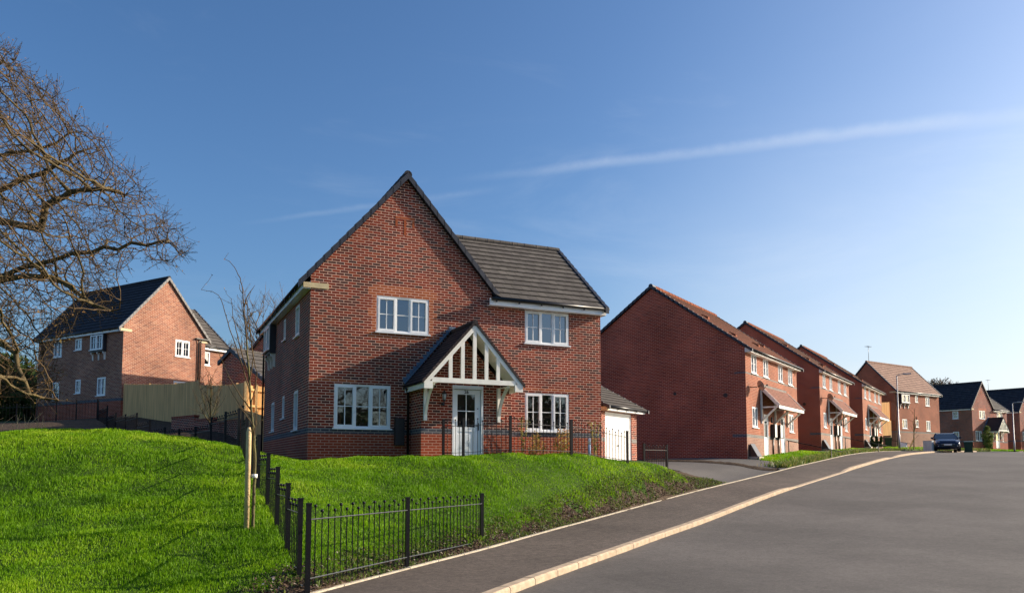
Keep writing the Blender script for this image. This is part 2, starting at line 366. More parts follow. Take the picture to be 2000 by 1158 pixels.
def gutter(mb,along,a0,a1,p,z,r=.055):
    q=lambda x:(x,p,z) if along=='x' else (p,x,z)
    mb.tube([q(a0),q(a1)],r,8,sm=True)
    n=int((a1-a0)/.8)
    for i in range(n+1):
        x=a0+.15+i*(a1-a0-.3)/max(1,n);c=q(x);mb.box(c[0]-.02,c[0]+.02,c[1]-.02,c[1]+.02,z-.10,z) if along=='x' else mb.box(c[0]-.02,c[0]+.02,c[1]-.02,c[1]+.02,z-.10,z)
def corbels(par,axis,c,out,pos,zt,swap=False,mt='cream'):
    for a in pos:
        mb=MB([M[mt]],swap)
        prof=[(.0,0),(.17,0),(.17,-.09),(.10,-.13),(.07,-.22),(.07,-.45),(.0,-.45)]
        L=[P(axis,c,out,a-.035,d,zt+z) for d,z in prof];R_=[P(axis,c,out,a+.035,d,zt+z) for d,z in prof]
        mb.face(L);mb.face(R_[::-1])
        for k in range(len(prof)): k2=(k+1)%len(prof);mb.face([L[k],R_[k],R_[k2],L[k2]])
        mb.build('corbel',par)
def bay(par,axis,c,out,a0,a1,z0,z1,swap=False,lights=((.5,2),(.5,2)),curtain=None):
    """oriel box with dark cheeks, window and corbels"""
    mb=MB([M['verge']],swap);D=.2
    abox(mb,axis,c,out,a0,a1,0,D-.06,z0,z1)
    abox(mb,axis,c,out,a0,a0+.06,D-.06,D,z0,z1);abox(mb,axis,c,out,a1-.06,a1,D-.06,D,z0,z1);abox(mb,axis,c,out,a0+.06,a1-.06,D-.06,D,z0,z0+.12)
    ob=mb.build('oriel_box',par)
    w=MB([M['white']],swap);g=MB([M['glass']],swap);x0=a0+.06;x1=a1-.06;zz0=z0+.12;zz1=z1-.03
    for q in ((x0,x0+.06,zz0,zz1),(x1-.06,x1,zz0,zz1),(x0+.06,x1-.06,zz1-.06,zz1),(x0+.06,x1-.06,zz0,zz0+.07),((x0+x1)/2-.05,(x0+x1)/2+.05,zz0+.07,zz1-.06)): abox(w,axis,c,out,q[0],q[1],D-.05,D+.03,q[2],q[3])
    for (l,r) in ((x0+.06,(x0+x1)/2-.05),((x0+x1)/2+.05,x1-.06)):
        m_=(l+r)/2;abox(w,axis,c,out,m_-.01,m_+.01,D-.03,D,zz0+.07,zz1-.06);abox(w,axis,c,out,l,r,D-.03,D-.001,(zz0+zz1)/2-.01,(zz0+zz1)/2+.01)
        g.face([P(axis,c,out,l,D-.04,zz0+.07),P(axis,c,out,r,D-.04,zz0+.07),P(axis,c,out,r,D-.04,zz1-.06),P(axis,c,out,l,D-.04,zz1-.06)])
    abox(w,axis,c,out,x0-.03,x1+.03,D+.03,D+.10,zz0-.03,zz0)
    wo=w.build('oriel_window',ob);g.build('pane',ob)
    corbels(par,axis,c,out,[a0+.08,(a0+a1)/2,a1-.08],z0,swap)
# ============================================================ DETACHED HOUSES
WB=[M['brick'],M['plinth'],M['blue'],M['orange']]
def base_zones(a0,a1): return [(a0,a1,-3,.85,1),(a0,a1,.85,1.0,2)]
def main_house(loc,rz,label,group):
    T=empty('detached_house',loc,rz,label,'house',group)
    # walls
    mb=MB(WB)
    win=[(1.82,3.35,3.70,4.72),(.68,2.25,1.0,2.2)]
    z=base_zones(0,5.32)+[(1.6875,3.49,3.525,5.025,3),(0,1.3,2.25,2.325,3)]
    for k in range(5):
        if k%2==0: z+= [(1.575,1.6875,3.525+k*.3,3.525+k*.3+.225,3),(3.49,3.60,3.525+k*.3,3.525+k*.3+.225,3)]
    wall(mb,'x',0,-1,0,5.32,-1.5,4.7,win,z,gable=(2.66,8.13,1.14,4.7))
    win2=[(6.41,7.93,3.68,4.69),(6.41,7.92,1.02,2.18)]
    wall(mb,'x',0,-1,5.32,9.07,-1.5,4.78,win2,base_zones(5.3,9.1)+[(5.5,8.5,2.25,2.325,3)])
    ws=[(1.6,2.3,3.72,4.65),(4.0,4.42,3.93,4.62),(1.6,2.32,1.0,2.15),(3.95,4.4,1.45,2.17),(6.0,6.7,1.13,2.13)]
    wall(mb,'y',0,-1,0,8.5,-1.5,4.8,ws,base_zones(0,8.5))
    wall(mb,'y',9.07,1,0,5.8,-1.5,4.7,(),base_zones(0,5.8),gable=(2.9,7.40,.83,4.7))
    wall(mb,'x',8.5,1,0,5.32,-1.5,4.7,(),base_zones(0,5.32),gable=(2.66,8.13,1.14,4.7))
    wall(mb,'x',5.8,1,5.32,9.07,-1.5,4.78,(),base_zones(5.3,9.1))
    wall(mb,'y',5.32,1,5.8,8.5,-1.5,4.78,(),base_zones(5.8,8.5))
    # entrance hall projection
    dz=[(3.73,4.65,.12,2.2)]
    wall(mb,'x',-.95,-1,2.83,5.5,-1.5,2.3,dz,base_zones(2.8,5.6),gable=(4.07,3.55,1.1,2.16))
    wall(mb,'y',2.83,-1,-.95,0,-1.5,2.12,(),base_zones(-1,0));wall(mb,'y',5.5,1,-.95,0,-1.5,2.12,(),base_zones(-1,0))
    mb.build('wall',T)
    # terracotta tee motif on gable
    mo=MB([M['orange']])
    o_=mat('motif_brick',(.36,.09,.035),.85,.2,noise=.15,nscale=20) if 'motif' not in M else M['motif'];M['motif']=o_
    mo=MB([o_])
    for (a,b,c,d) in ((2.33,2.9,6.98,7.045),(2.33,2.395,6.75,6.965),(2.58,2.645,6.75,6.965),(2.83,2.895,6.75,6.965),(2.58,2.645,6.52,6.735)): mo.box(a,b,-.006,.01,c,d)
    mo.build('brick_motif',T)
    # windows
    window(T,'x',0,-1,*win[0],curtain=[(.78,.98)]);window(T,'x',0,-1,*win[1],curtain=[(.0,.06),(.93,1)])
    window(T,'x',0,-1,*win2[0],curtain=[(.9,1)]);window(T,'x',0,-1,*win2[1],curtain=[(.82,1.)])
    for w_ in ws: window(T,'y',0,-1,*w_,lights=((1,1 if w_[1]-w_[0]<.5 else 2),))
    bay(T,'y',0,-1,5.97,7.3,3.75,4.72)
    # roof
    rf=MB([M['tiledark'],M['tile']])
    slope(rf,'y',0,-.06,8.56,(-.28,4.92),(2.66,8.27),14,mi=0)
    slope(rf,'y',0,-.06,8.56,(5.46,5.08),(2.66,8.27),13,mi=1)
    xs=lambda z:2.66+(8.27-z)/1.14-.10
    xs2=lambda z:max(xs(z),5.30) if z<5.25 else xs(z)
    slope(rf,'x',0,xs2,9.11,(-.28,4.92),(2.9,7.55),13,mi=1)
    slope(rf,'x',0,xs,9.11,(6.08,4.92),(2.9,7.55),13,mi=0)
    ro=rf.build('roof',T)
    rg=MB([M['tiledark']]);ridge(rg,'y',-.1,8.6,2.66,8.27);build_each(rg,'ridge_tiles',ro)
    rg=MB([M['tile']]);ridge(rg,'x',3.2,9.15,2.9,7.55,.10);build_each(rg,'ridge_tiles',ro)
    vg=MB([M['verge']])
    verge(vg,'y',-.13,.12,(-.30,4.90),(2.66,8.27),14);verge(vg,'y',-.13,.12,(5.48,5.06),(2.66,8.27),13)
    verge(vg,'x',9.07,.12,(-.30,4.90),(2.9,7.55),13);verge(vg,'x',9.07,.12,(6.1,4.90),(2.9,7.55),13)
    verge(vg,'y',8.5,.12,(-.30,4.90),(2.66,8.27),14);verge(vg,'y',8.5,.12,(5.48,5.06),(2.66,8.27),13)
    build_each(vg,'verge_trim',ro)
    # fascia + soffit
    fa=MB([M['white']]);fa.box(-.205,-.18,-.005,8.5,4.73,4.92);fa.box(-.18,-.001,-.0,8.5,4.73,4.75)
    fa.box(5.16,9.16,-.215,-.19,4.70,4.90);fa.box(5.16,9.16,-.19,-.001,4.70,4.72);fa.box(9.075,9.16,-.19,.12,4.70,4.86)
    fa.box(5.16,9.16,5.99,6.02,4.70,4.90)
    build_each(fa,'fascia',T)
    se=MB([M['buff']]);se.box(-.20,.48,-.035,-.004,4.755,4.90);build_each(se,'soffit_end',T)
    gu=MB([M['black']]);gutter(gu,'y',-.12,8.56,-.265,4.90);gutter(gu,'x',5.2,9.22,-.275,4.89)
    gu.tube([(-.24,8.44,4.85),(-.10,8.44,4.68),(-.06,8.44,4.55),(-.06,8.44,-.4)],.034,8)
    build_each(gu,'gutter',T)
    dp=MB([M['black']]);dp.tube([(2.60,-.30,2.12),(2.74,-.07,1.98),(2.74,-.07,-.3)],.034,8);dp.tube([(5.6,-.30,2.10),(5.6,-.09,1.98),(5.54,-.05,1.86)],.034,8);build_each(dp,'downpipe',T)
    mbx=MB([M['black']]);mbx.box(2.36,2.62,-.14,0,.55,1.3);build_each(mbx,'meter_box',T)
    # porch
    pr=MB([M['tileporch']])
    slope(pr,'y',0,-1.74,-.002,(2.60,2.19),(4.07,3.84),16,lip=.016,th=.03);slope(pr,'y',0,-1.74,-.002,(5.54,2.19),(4.07,3.84),16,lip=.016,th=.03)
    po=pr.build('porch_roof',T)
    rg=MB([M['tileporch']]);ridge(rg,'y',-1.76,0,4.07,3.84,.075);build_each(rg,'ridge_tiles',po)
    vg=MB([M['tileporch']]);verge(vg,'y',-1.775,.06,(2.60,2.19),(4.07,3.84),16,h=.05,lift=.03);verge(vg,'y',-1.775,.06,(5.54,2.19),(4.07,3.84),16,h=.05,lift=.03);build_each(vg,'verge_trim',po)
    fl=MB([M['lead']])
    for sgn,ex in ((1,2.60),(-1,5.54)):
        fl.bar((ex+.02*sgn,-.06,2.27),(4.07-.05*sgn,-.06,3.93),.11,.03,up=(0,0,1))
        for k in range(15):
            t=(k+.5)/15;x=ex+(4.07-ex)*t;zz=2.27+1.64*t
            fl.box(x-.05,x+.05,-.012,-.003,zz,zz+.14)
    fl.build('lead_flashing',po)
    bg=MB([M['cream']])
    for sgn,ex in ((1,2.66),(-1,5.48)):
        bg.bar((ex,-1.72,2.16),(4.07,-1.72,3.735),.05,.15,up=(0,0,1))
        bg.box(min(ex-.02*sgn,ex+.22*sgn),max(ex-.02*sgn,ex+.22*sgn),-1.745,-1.697,2.0,2.20)
        bg.face([(ex,-1.69,2.13),(4.07,-1.69,3.73),(4.07,-.96,3.73),(ex,-.96,2.13)])
        bg.box(min(ex,ex+.03*sgn),max(ex,ex+.03*sgn),-1.69,0,2.02,2.16)
    bg.box(2.86,5.28,-1.74,-1.68,2.17,2.30)
    for i,x in enumerate((3.38,3.725,4.07,4.415,4.76)):
        top=3.735-1.117*abs(x-4.07)-.02
        bg.box(x-.05,x+.05,-1.735,-1.685,2.30,top)
    # soffit boards between beam and hall wall, small returns
    bg.box(2.70,3.02,-1.68,-.96,2.15,2.17);bg.box(5.12,5.44,-1.68,-.96,2.15,2.17)
    bg.build('porch_frame',T)
    for x in (2.93,5.10):
        br=MB([M['cream']]);br.box(x-.045,x+.045,-1.03,-.955,1.2,2.15)
        pts=[(x,-1.0,1.36),(x,-1.10,1.62),(x,-1.28,1.88),(x,-1.52,2.08),(x,-1.66,2.14)]
        for k in range(4): br.bar(pts[k],pts[k+1],.06,.075,up=(1,0,0))
        br.build('bracket',T)
    # door
    d=MB([M['door']]);d.box(3.73,3.785,-.95,-.86,.12,2.2);d.box(4.595,4.65,-.95,-.86,.12,2.2);d.box(3.785,4.595,-.95,-.86,2.10,2.2)
    d.box(3.80,3.895,-.90,-.87,.14,2.09);d.box(4.42,4.58,-.90,-.87,.14,2.09);d.box(3.895,4.42,-.90,-.87,1.955,2.09);d.box(3.895,4.42,-.90,-.87,.93,1.05)
    d.box(3.895,4.42,-.885,-.87,.14,.93)
    for k in range(6): xk=3.905+k*.0865;d.box(xk,xk+.075,-.893,-.885,.24,.85)
    d.box(4.147,4.169,-.893,-.875,1.05,1.955);d.box(3.895,4.42,-.892,-.876,1.485,1.507)
    do=d.build('front_door',T)
    p=MB([M['glass']]);p.face([(3.895,-.884,1.05),(4.42,-.884,1.05),(4.42,-.884,1.955),(3.895,-.884,1.955)]);p.build('pane',do)
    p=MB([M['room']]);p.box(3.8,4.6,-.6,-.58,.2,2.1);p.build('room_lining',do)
    h=MB([M['digit']]);h.box(4.505,4.53,-.925,-.90,.97,1.17);h.bar((4.517,-.935,1.09),(4.42,-.935,1.09),.02);h.build('handle',do)
    h=MB([M['digit']]);h.ball((4.50,-.905,1.57),.018);h.build('lock',do)
    # lamp
    l=MB([M['black'],M['amber']]);x=3.44
    l.box(x-.04,x+.04,-1.0,-.953,1.62,1.72);l.tube([(x,-.98,1.68),(x,-1.08,1.66),(x,-1.08,1.75)],.012,6)
    l.tube([(x,-1.08,1.74),(x,-1.08,1.77)],[.03,.055],8);l.tube([(x,-1.08,1.77),(x,-1.08,1.93)],[.042,.065],8,mi=1)
    for k in range(4): a=k*math.pi/2+.78;l.bar((x+.045*math.cos(a),-1.08+.045*math.sin(a),1.77),(x+.07*math.cos(a),-1.08+.07*math.sin(a),1.93),.008)
    l.tube([(x,-1.08,1.93),(x,-1.08,2.0),(x,-1.08,2.05)],[.085,.03,.008],8);l.build('wall_lantern',T)
    return T,do
GH=.03+EYE
HM,hdoor=main_house((4.0,21.4,GH),0,'large red brick house with steep gable and white gabled porch, nearest the camera','detached brick houses')
fc=bpy.data.curves.new('t','FONT');fc.body='26';fc.size=.13;fc.extrude=.003;fc.align_x='CENTER';fc.offset=.002
to=bpy.data.objects.new('t',fc);COL.objects.link(to);bpy.context.view_layer.update()
me=bpy.data.meshes.new_from_object(to.evaluated_get(bpy.context.evaluated_depsgraph_get()));bpy.data.objects.remove(to)
dn=bpy.data.objects.new('door_number',me);COL.objects.link(dn);me.materials.clear();me.materials.append(M['digit']);dn.parent=hdoor
dn.location=(4.16,-.905,1.985);dn.rotation_euler=(math.radians(90),0,0)
def strip_number(c):
    for ch in list(c.children):
        if ch.name.startswith('door_number'): bpy.data.objects.remove(ch)
        else: strip_number(ch)
p5=dep(1898,800,96);H5=copy_tree(HM);H5.location=(p5.x,p5.y,p5.z-4.73);H5.rotation_euler=(0,0,math.radians(10));strip_number(H5)
H5['label']='distant brick house with dark roof and white porch gable, behind the parked car'
p6=dep(1991,806,108);H6=copy_tree(HM);H6.location=(p6.x,p6.y,p6.z-4.73);H6.rotation_euler=(0,0,math.radians(10));strip_number(H6)
H6['label']='farthest brick house cut off by the right edge of the photo'
# aerial on H6
def aerial(par,x,y,z,h=1.3):
    a=MB([M['metal']]);a.tube([(x,y,z),(x,y,z+h)],.025,6);a.bar((x-.45,y,z+h-.1),(x+.45,y,z+h-.1),.02)
    for k in range(-4,5): a.bar((x+k*.1,y-.2,z+h-.1),(x+k*.1,y+.2,z+h-.1),.012)
    a.build('tv_aerial',par)
aerial(H6,2.66,5,8.3,1.6)
# ------------------------------------------------------------ second type: gable block with side elevation
def block_house(loc,rz,label,wg,depth,apz,tile,vergem,side_bay,side_w,gable_w,swap,wing=None,bm='brick',plinth='plinth',band='blue',gut=True):
    T=empty('detached_house',loc,rz,label,'house','detached brick houses')
    mats=[M[bm],M[plinth],M[band],M['orange']]
    am=wg/2;t=(apz-4.92)/(am+.28);wz=apz-.14
    mb=MB(mats,swap)
    wall(mb,'x',0,-1,0,wg,-2,4.7,gable_w,base_zones(0,wg),gable=(am,wz,t,4.7))
    wall(mb,'y',0,-1,0,depth,-2,4.8,side_w,base_zones(0,depth))
    wall(mb,'x',depth,1,0,wg,-2,4.7,(),base_zones(0,wg),gable=(am,wz,t,4.7))
    wall(mb,'y',wg,1,0,depth,-2,4.8,(),base_zones(0,depth))
    mb.build('wall',T)
    for w_ in gable_w: window(T,'x',0,-1,*w_,lights=((.5,2),(.5,2)),swap=swap,curtain=[(.7,.95)])
    for w_ in side_w: window(T,'y',0,-1,*w_,lights=((1,2),) if w_[1]-w_[0]<.8 else ((.5,1),(.5,2)),swap=swap,curtain=[(.1,.35)])
    bay(T,'y',0,-1,*side_bay,swap=swap)
    n=round(math.hypot(am+.28,apz-4.92)/.31)
    rf=MB([M[tile]],swap);slope(rf,'y',0,-.06,depth+.06,(-.28,4.92),(am,apz),n);slope(rf,'y',0,-.06,depth+.06,(wg+.28,4.92),(am,apz),n);ro=rf.build('roof',T)
    rg=MB([M[tile]],swap);ridge(rg,'y',-.1,depth+.1,am,apz);build_each(rg,'ridge_tiles',ro)
    vg=MB([M[vergem]],swap)
    for y in (-.13,depth): verge(vg,'y',y,.13,(-.3,4.9),(am,apz),n);verge(vg,'y',y,.13,(wg+.3,4.9),(am,apz),n)
    build_each(vg,'verge_trim',ro)
    fa=MB([M['white']],swap);fa.box(-.205,-.18,0,depth,4.73,4.92);fa.box(-.18,0,0,depth,4.73,4.75);fa.box(wg+.18,wg+.205,0,depth,4.73,4.92);build_each(fa,'fascia',T)
    se=MB([M['buff']],swap);se.box(-.20,.48,-.035,-.004,4.755,4.90);se.box(wg-.45,wg+.2,-.035,-.004,4.755,4.90);build_each(se,'soffit_end',T)
    gu=MB([M['black']],swap);gutter(gu,'y',-.1,depth+.05,-.265,4.90);gutter(gu,'y',-.1,depth+.05,wg+.265,4.90);build_each(gu,'gutter',T)
    if wing:
        sb,ww,wd,rz_,wwin=wing
        mb=MB(mats);x1=wg+ww
        wall(mb,'x',sb,-1,wg,x1,-2,4.76,wwin,base_zones(wg,x1))
        wall(mb,'y',x1,1,sb,sb+wd,-2,4.7,(),base_zones(sb,sb+wd),gable=(sb+wd/2,rz_-.12,(rz_-4.92)/(wd/2+.28),4.7))
        mb.build('side_wing_wall',T)
        for w_ in wwin: window(T,'x',sb,-1,*w_,lights=((.5,1),(.5,1)))
        rf=MB([M['tile']]);xs=lambda z:am+(apz-z)/t-.1
        slope(rf,'x',0,xs,x1+.05,(sb-.28,4.92),(sb+wd/2,rz_),12);slope(rf,'x',0,xs,x1+.05,(sb+wd+.28,4.92),(sb+wd/2,rz_),12);ro=rf.build('side_wing_roof',T)
        vg=MB([M['verge']]);verge(vg,'x',x1,.11,(sb-.3,4.9),(sb+wd/2,rz_),12);build_each(vg,'verge_trim',ro)
        fa=MB([M['white']]);fa.box(wg-.05,x1+.05,sb-.21,sb-.18,4.70,4.92);build_each(fa,'fascia',T)
        gu=MB([M['black']]);gutter(gu,'x',wg+.1,x1+.1,sb-.26,4.90);build_each(gu,'gutter',T)
    return T
pl=dep(241.4,646,44)
LH=block_house((pl.x,pl.y,pl.z-4.75),34,'brick house on the rise at far left, sunlit gable, behind the oak branches',5.41,8.6,8.30,'tiledark','vergegrey',
    (1.55,2.85,3.70,4.70),[(4.0,4.7,3.98,4.68),(6.05,6.95,3.70,4.68),(1.5,2.35,1.2,2.25),(3.95,4.5,1.43,2.25),(6.15,6.9,1.12,2.22)],
    [(3.32,4.32,3.72,4.74),(3.28,4.35,1.1,2.25)],False,wing=(2.0,3.3,7.2,8.0,[(.75+5.41,1.95+5.41,3.70,4.62)]),bm='lhbrick')
gp=MB([M['black']]);
for x in (4.87,5.05): gp.tube([(x,-.10,4.86),(x,-.06,4.7),(x,-.06,-.5)],.034,8)
gp.box(4.66,5.62,-.16,-.04,4.93,5.0);build_each(gp,'downpipe',LH)
p4=dep(1747,769,78)
H4=block_house((p4.x,p4.y,p4.z-4.63),10,'detached brick house with pale brown tiled roof, behind the street lamp and grey cabinet',5.6,8.5,8.13,'tilebrown','verge',
    (.85,2.45,3.70,4.66),[(3.8,4.36,3.98,4.64),(5.8,6.64,3.68,4.62),(1.23,2.17,1.25,2.2),(3.72,4.3,1.45,2.22),(5.8,6.62,1.1,2.18)],
    [],True,bm='rowbrick',plinth='pale',band='greyb')
H4.name='detached_house'
# swap: gable runs along local y, front along local x
dpp=MB([M['black']])
for x in (.12,.32): dpp.tube([(x,-.10,4.86),(x,-.06,4.7),(x,-.06,-1)],.034,8)
build_each(dpp,'downpipe',H4)
aerial(H4,.4,2.8,8.1,1.7)
# ============================================================ ROW OF SEMIS
def semi(loc,rz,label):
    T=empty('semi_detached_house',loc,rz,label,'house','pairs of semi-detached houses climbing the street')
    Wd=9.65;D=9.6;am=4.8;apz=8.96;ez=5.28;t=(apz-ez)/(am+.30)
    mats=[M['rowbrick'],M['pale'],M['greyb'],M['blue'],M['gablebrick']]
    ups=[(.92,1.87,4.22,5.22),(2.97,3.9,4.22,5.22),(5.75,6.68,4.22,5.22),(7.78,8.73,4.22,5.22)]
    los=[(.92,1.85,1.56,2.58),(7.8,8.73,1.56,2.58)];drs=[(2.85,3.62,.1,2.3),(6.03,6.80,.1,2.3)]
    mb=MB(mats)
    fz=[(0,Wd,-3,1.05,1),(0,Wd,1.05,1.2,2),(0,Wd,4.125,4.2,2)]
    wall(mb,'x',0,-1,0,Wd,-1.5,5.24,ups+los+drs,fz)
    gz=[(0,.7,1.05,1.2,3),(0,.55,4.125,4.2,3)]
    wall(mb,'y',0,-1,0,D,-1.5,5.3,(),[(0,D,-3,9,4)]+gz,gable=(am,apz-.13,t,5.3))
    wall(mb,'y',Wd,1,0,D,-1.5,5.3,(),gz,gable=(am,apz-.13,t,5.3))
    wall(mb,'x',D,1,0,Wd,-1.5,5.32)
    mb.build('wall',T)
    for w_ in ups+los: window(T,'x',0,-1,*w_,lights=((.5,1),(.5,1)),curtain=[(.1,.4)])
    n=21
    rf=MB([M['tilered']]);slope(rf,'x',0,-.05,Wd+.05,(-.30,ez),(am,apz),n);slope(rf,'x',0,-.05,Wd+.05,(D+.30,ez),(am,apz),n)
    ro=rf.build('roof',T)
    rv=MB([M['tilered']])
    for (x,tt) in ((1.8,.25),(2.1,.55),(5.2,.22),(7.6,.3)):
        y=-.3+(am+.3)*tt;z=ez+(apz-ez)*tt;rv.hexa([(x-.12,y,z),(x+.12,y,z),(x+.12,y+.35,z+.3),(x-.12,y+.35,z+.3),(x-.1,y,z+.13),(x+.1,y,z+.13),(x+.12,y+.35,z+.32),(x-.12,y+.35,z+.32)])
    build_each(rv,'roof_vent',ro)
    rg=MB([M['verge']]);ridge(rg,'x',-.1,.35,am,apz);build_each(rg,'ridge_tiles',ro)
    rg=MB([M['tilered']]);ridge(rg,'x',.35,Wd+.1,am,apz);build_each(rg,'ridge_tiles',ro)
    vg=MB([M['verge']])
    for x in (-.13,Wd): verge(vg,'x',x,.13,(-.33,ez-.02),(am,apz),n,h=.10,lift=.035);verge(vg,'x',x,.13,(D+.33,ez-.02),(am,apz),n,h=.10,lift=.035)
    build_each(vg,'verge_trim',ro)
    fa=MB([M['cream']]);fa.box(0,Wd+.05,-.27,-.24,5.14,5.27);fa.box(0,Wd+.05,-.24,-.001,5.14,5.16);fa.box(-.04,-.0,-.27,.0,5.14,5.36);build_each(fa,'fascia',T)
    gu=MB([M['black']]);gutter(gu,'x',-.1,Wd+.1,-.33,5.26,.055);build_each(gu,'gutter',T)
    # canopy over both doors
    c0,c1=2.35,7.3
    cp=MB([M['tilepink'],M['greyb']]);slope(cp,'x',0,c0,c1,(-.93,2.72),(-.01,3.72),10,lip=.014,th=.03);cp.box(c0+.05,c1-.05,-.03,-.003,3.70,3.82,1);co_=cp.build('porch_canopy',T)
    fr=MB([M['cream']]);fr.box(c0,c1,-.93,-.90,2.54,2.70)
    for x in (c0+.04,(c0+c1)/2,c1-.04):
        fr.bar((x,-.04,1.80),(x,-.04,3.6),.09);fr.bar((x,-.06,1.95),(x,-.78,2.6),.08,.09,up=(1,0,0));fr.bar((x,-.04,2.62),(x,-.9,2.62),.07)
    for x in (c0-.02,c1+.02): fr.bar((x,-.92,2.68),(x,-.02,3.64),.05,.16,up=(0,0,1))
    build_each(fr,'canopy_frame',T)
    for i,(a,b,z0,z1) in enumerate(drs):
        d=MB([M['door']]);d.box(a,a+.05,-.0,.07,z0,z1);d.box(b-.05,b,-.0,.07,z0,z1);d.box(a+.05,b-.05,0,.07,z1-.05,z1);d.box(a+.05,b-.05,.03,.06,z0,z1-.05)
        do=d.build('front_door',T);g=MB([M['carglass']]);g.face([(a+.14,.026,1.15),(b-.14,.026,1.15),(b-.14,.026,1.95),(a+.14,.026,1.95)]);g.build('pane',do)
        l=MB([M['black']]);xx=b+.22 if i==0 else a-.22;l.ball((xx,-.13,1.95),.07);l.tube([(xx,-.13,1.95),(xx,-.13,2.2)],.05,6);l.build('wall_lantern',T)
    for (a,b) in ((4.1,4.5),(5.15,5.55)):
        m=MB([M['black'],M['cream']]);m.box(a,b,-.2,0,1.15,1.85);m.box(a+.02,b-.02,-.215,-.2,1.17,1.83,1);m.tube([(a+.2,-.05,1.15),(a+.2,-.05,0)],.04,6);build_each(m,'meter_box',T)
    vt=MB([M['black']])
    for (y,z) in ((1.0,3.1),(3.6,3.3)): vt.tube([(-.03,y,z),(.0,y,z)],.11 if y<2 else .08,12)
    build_each(vt,'wall_vent',T)
    kx=MB([M['black'],M['conc']])
    # sloped gas meter housing at the corner
    x0,x1=.25,.95
    kx.hexa([(x0,-.45,.12),(x1,-.45,.12),(x1,-.002,.12),(x0,-.002,.12),(x0,-.42,.14),(x1,-.42,.14),(x1,-.08,.75),(x0,-.08,.75)])
    kx.box(x0-.02,x1+.02,-.5,-.002,-.7,.12,1);kx.build('gas_meter_housing',T)
    return T
A0=(26.24,29.69,.34+EYE)
S1=semi(A0,31.4,'semi-detached brick pair with satellite dish, nearest of the row on the street')
sd=MB([M['metal'],M['black']])
c=Vector((.75,-.45,3.55));nrm=Vector((.75,-.55,.35)).normalized();u=nrm.cross(Vector((0,0,1))).normalized();v=u.cross(nrm)
prev=None
for k in range(4):
    rr=.25*k/3;dd=.06*(k/3)**2;ring=[c+nrm*dd+(u*math.cos(a*math.pi/8)*rr+v*math.sin(a*math.pi/8)*rr) for a in range(16)]
    if prev:
        for a in range(16): sd.face([prev[a],prev[(a+1)%16],ring[(a+1)%16],ring[a]],0,sm=True)
    prev=ring
sd.tube([(.62,-.0,3.5),(.65,-.3,3.48),c],.022,6,mi=1);sd.tube([c-v*.28+nrm*.06,c+nrm*.42-v*.1],.015,6,mi=1);sd.ball(c+nrm*.42-v*.1,.05,1);sd.build('satellite_dish',S1)
for k,lab in ((1,'semi-detached brick pair in the middle of the row on the street'),(2,'semi-detached brick pair farthest up the row, with clipped conical shrubs in front')):
    Sx=copy_tree(S1);Sx.location=(A0[0]+14.07*k,A0[1]+8.9*k,A0[2]+(.66,1.15)[k-1]);Sx['label']=lab
    if k==2:
        for ch in list(Sx.children):
            if ch.name.startswith('satellite_dish'): bpy.data.objects.remove(ch)
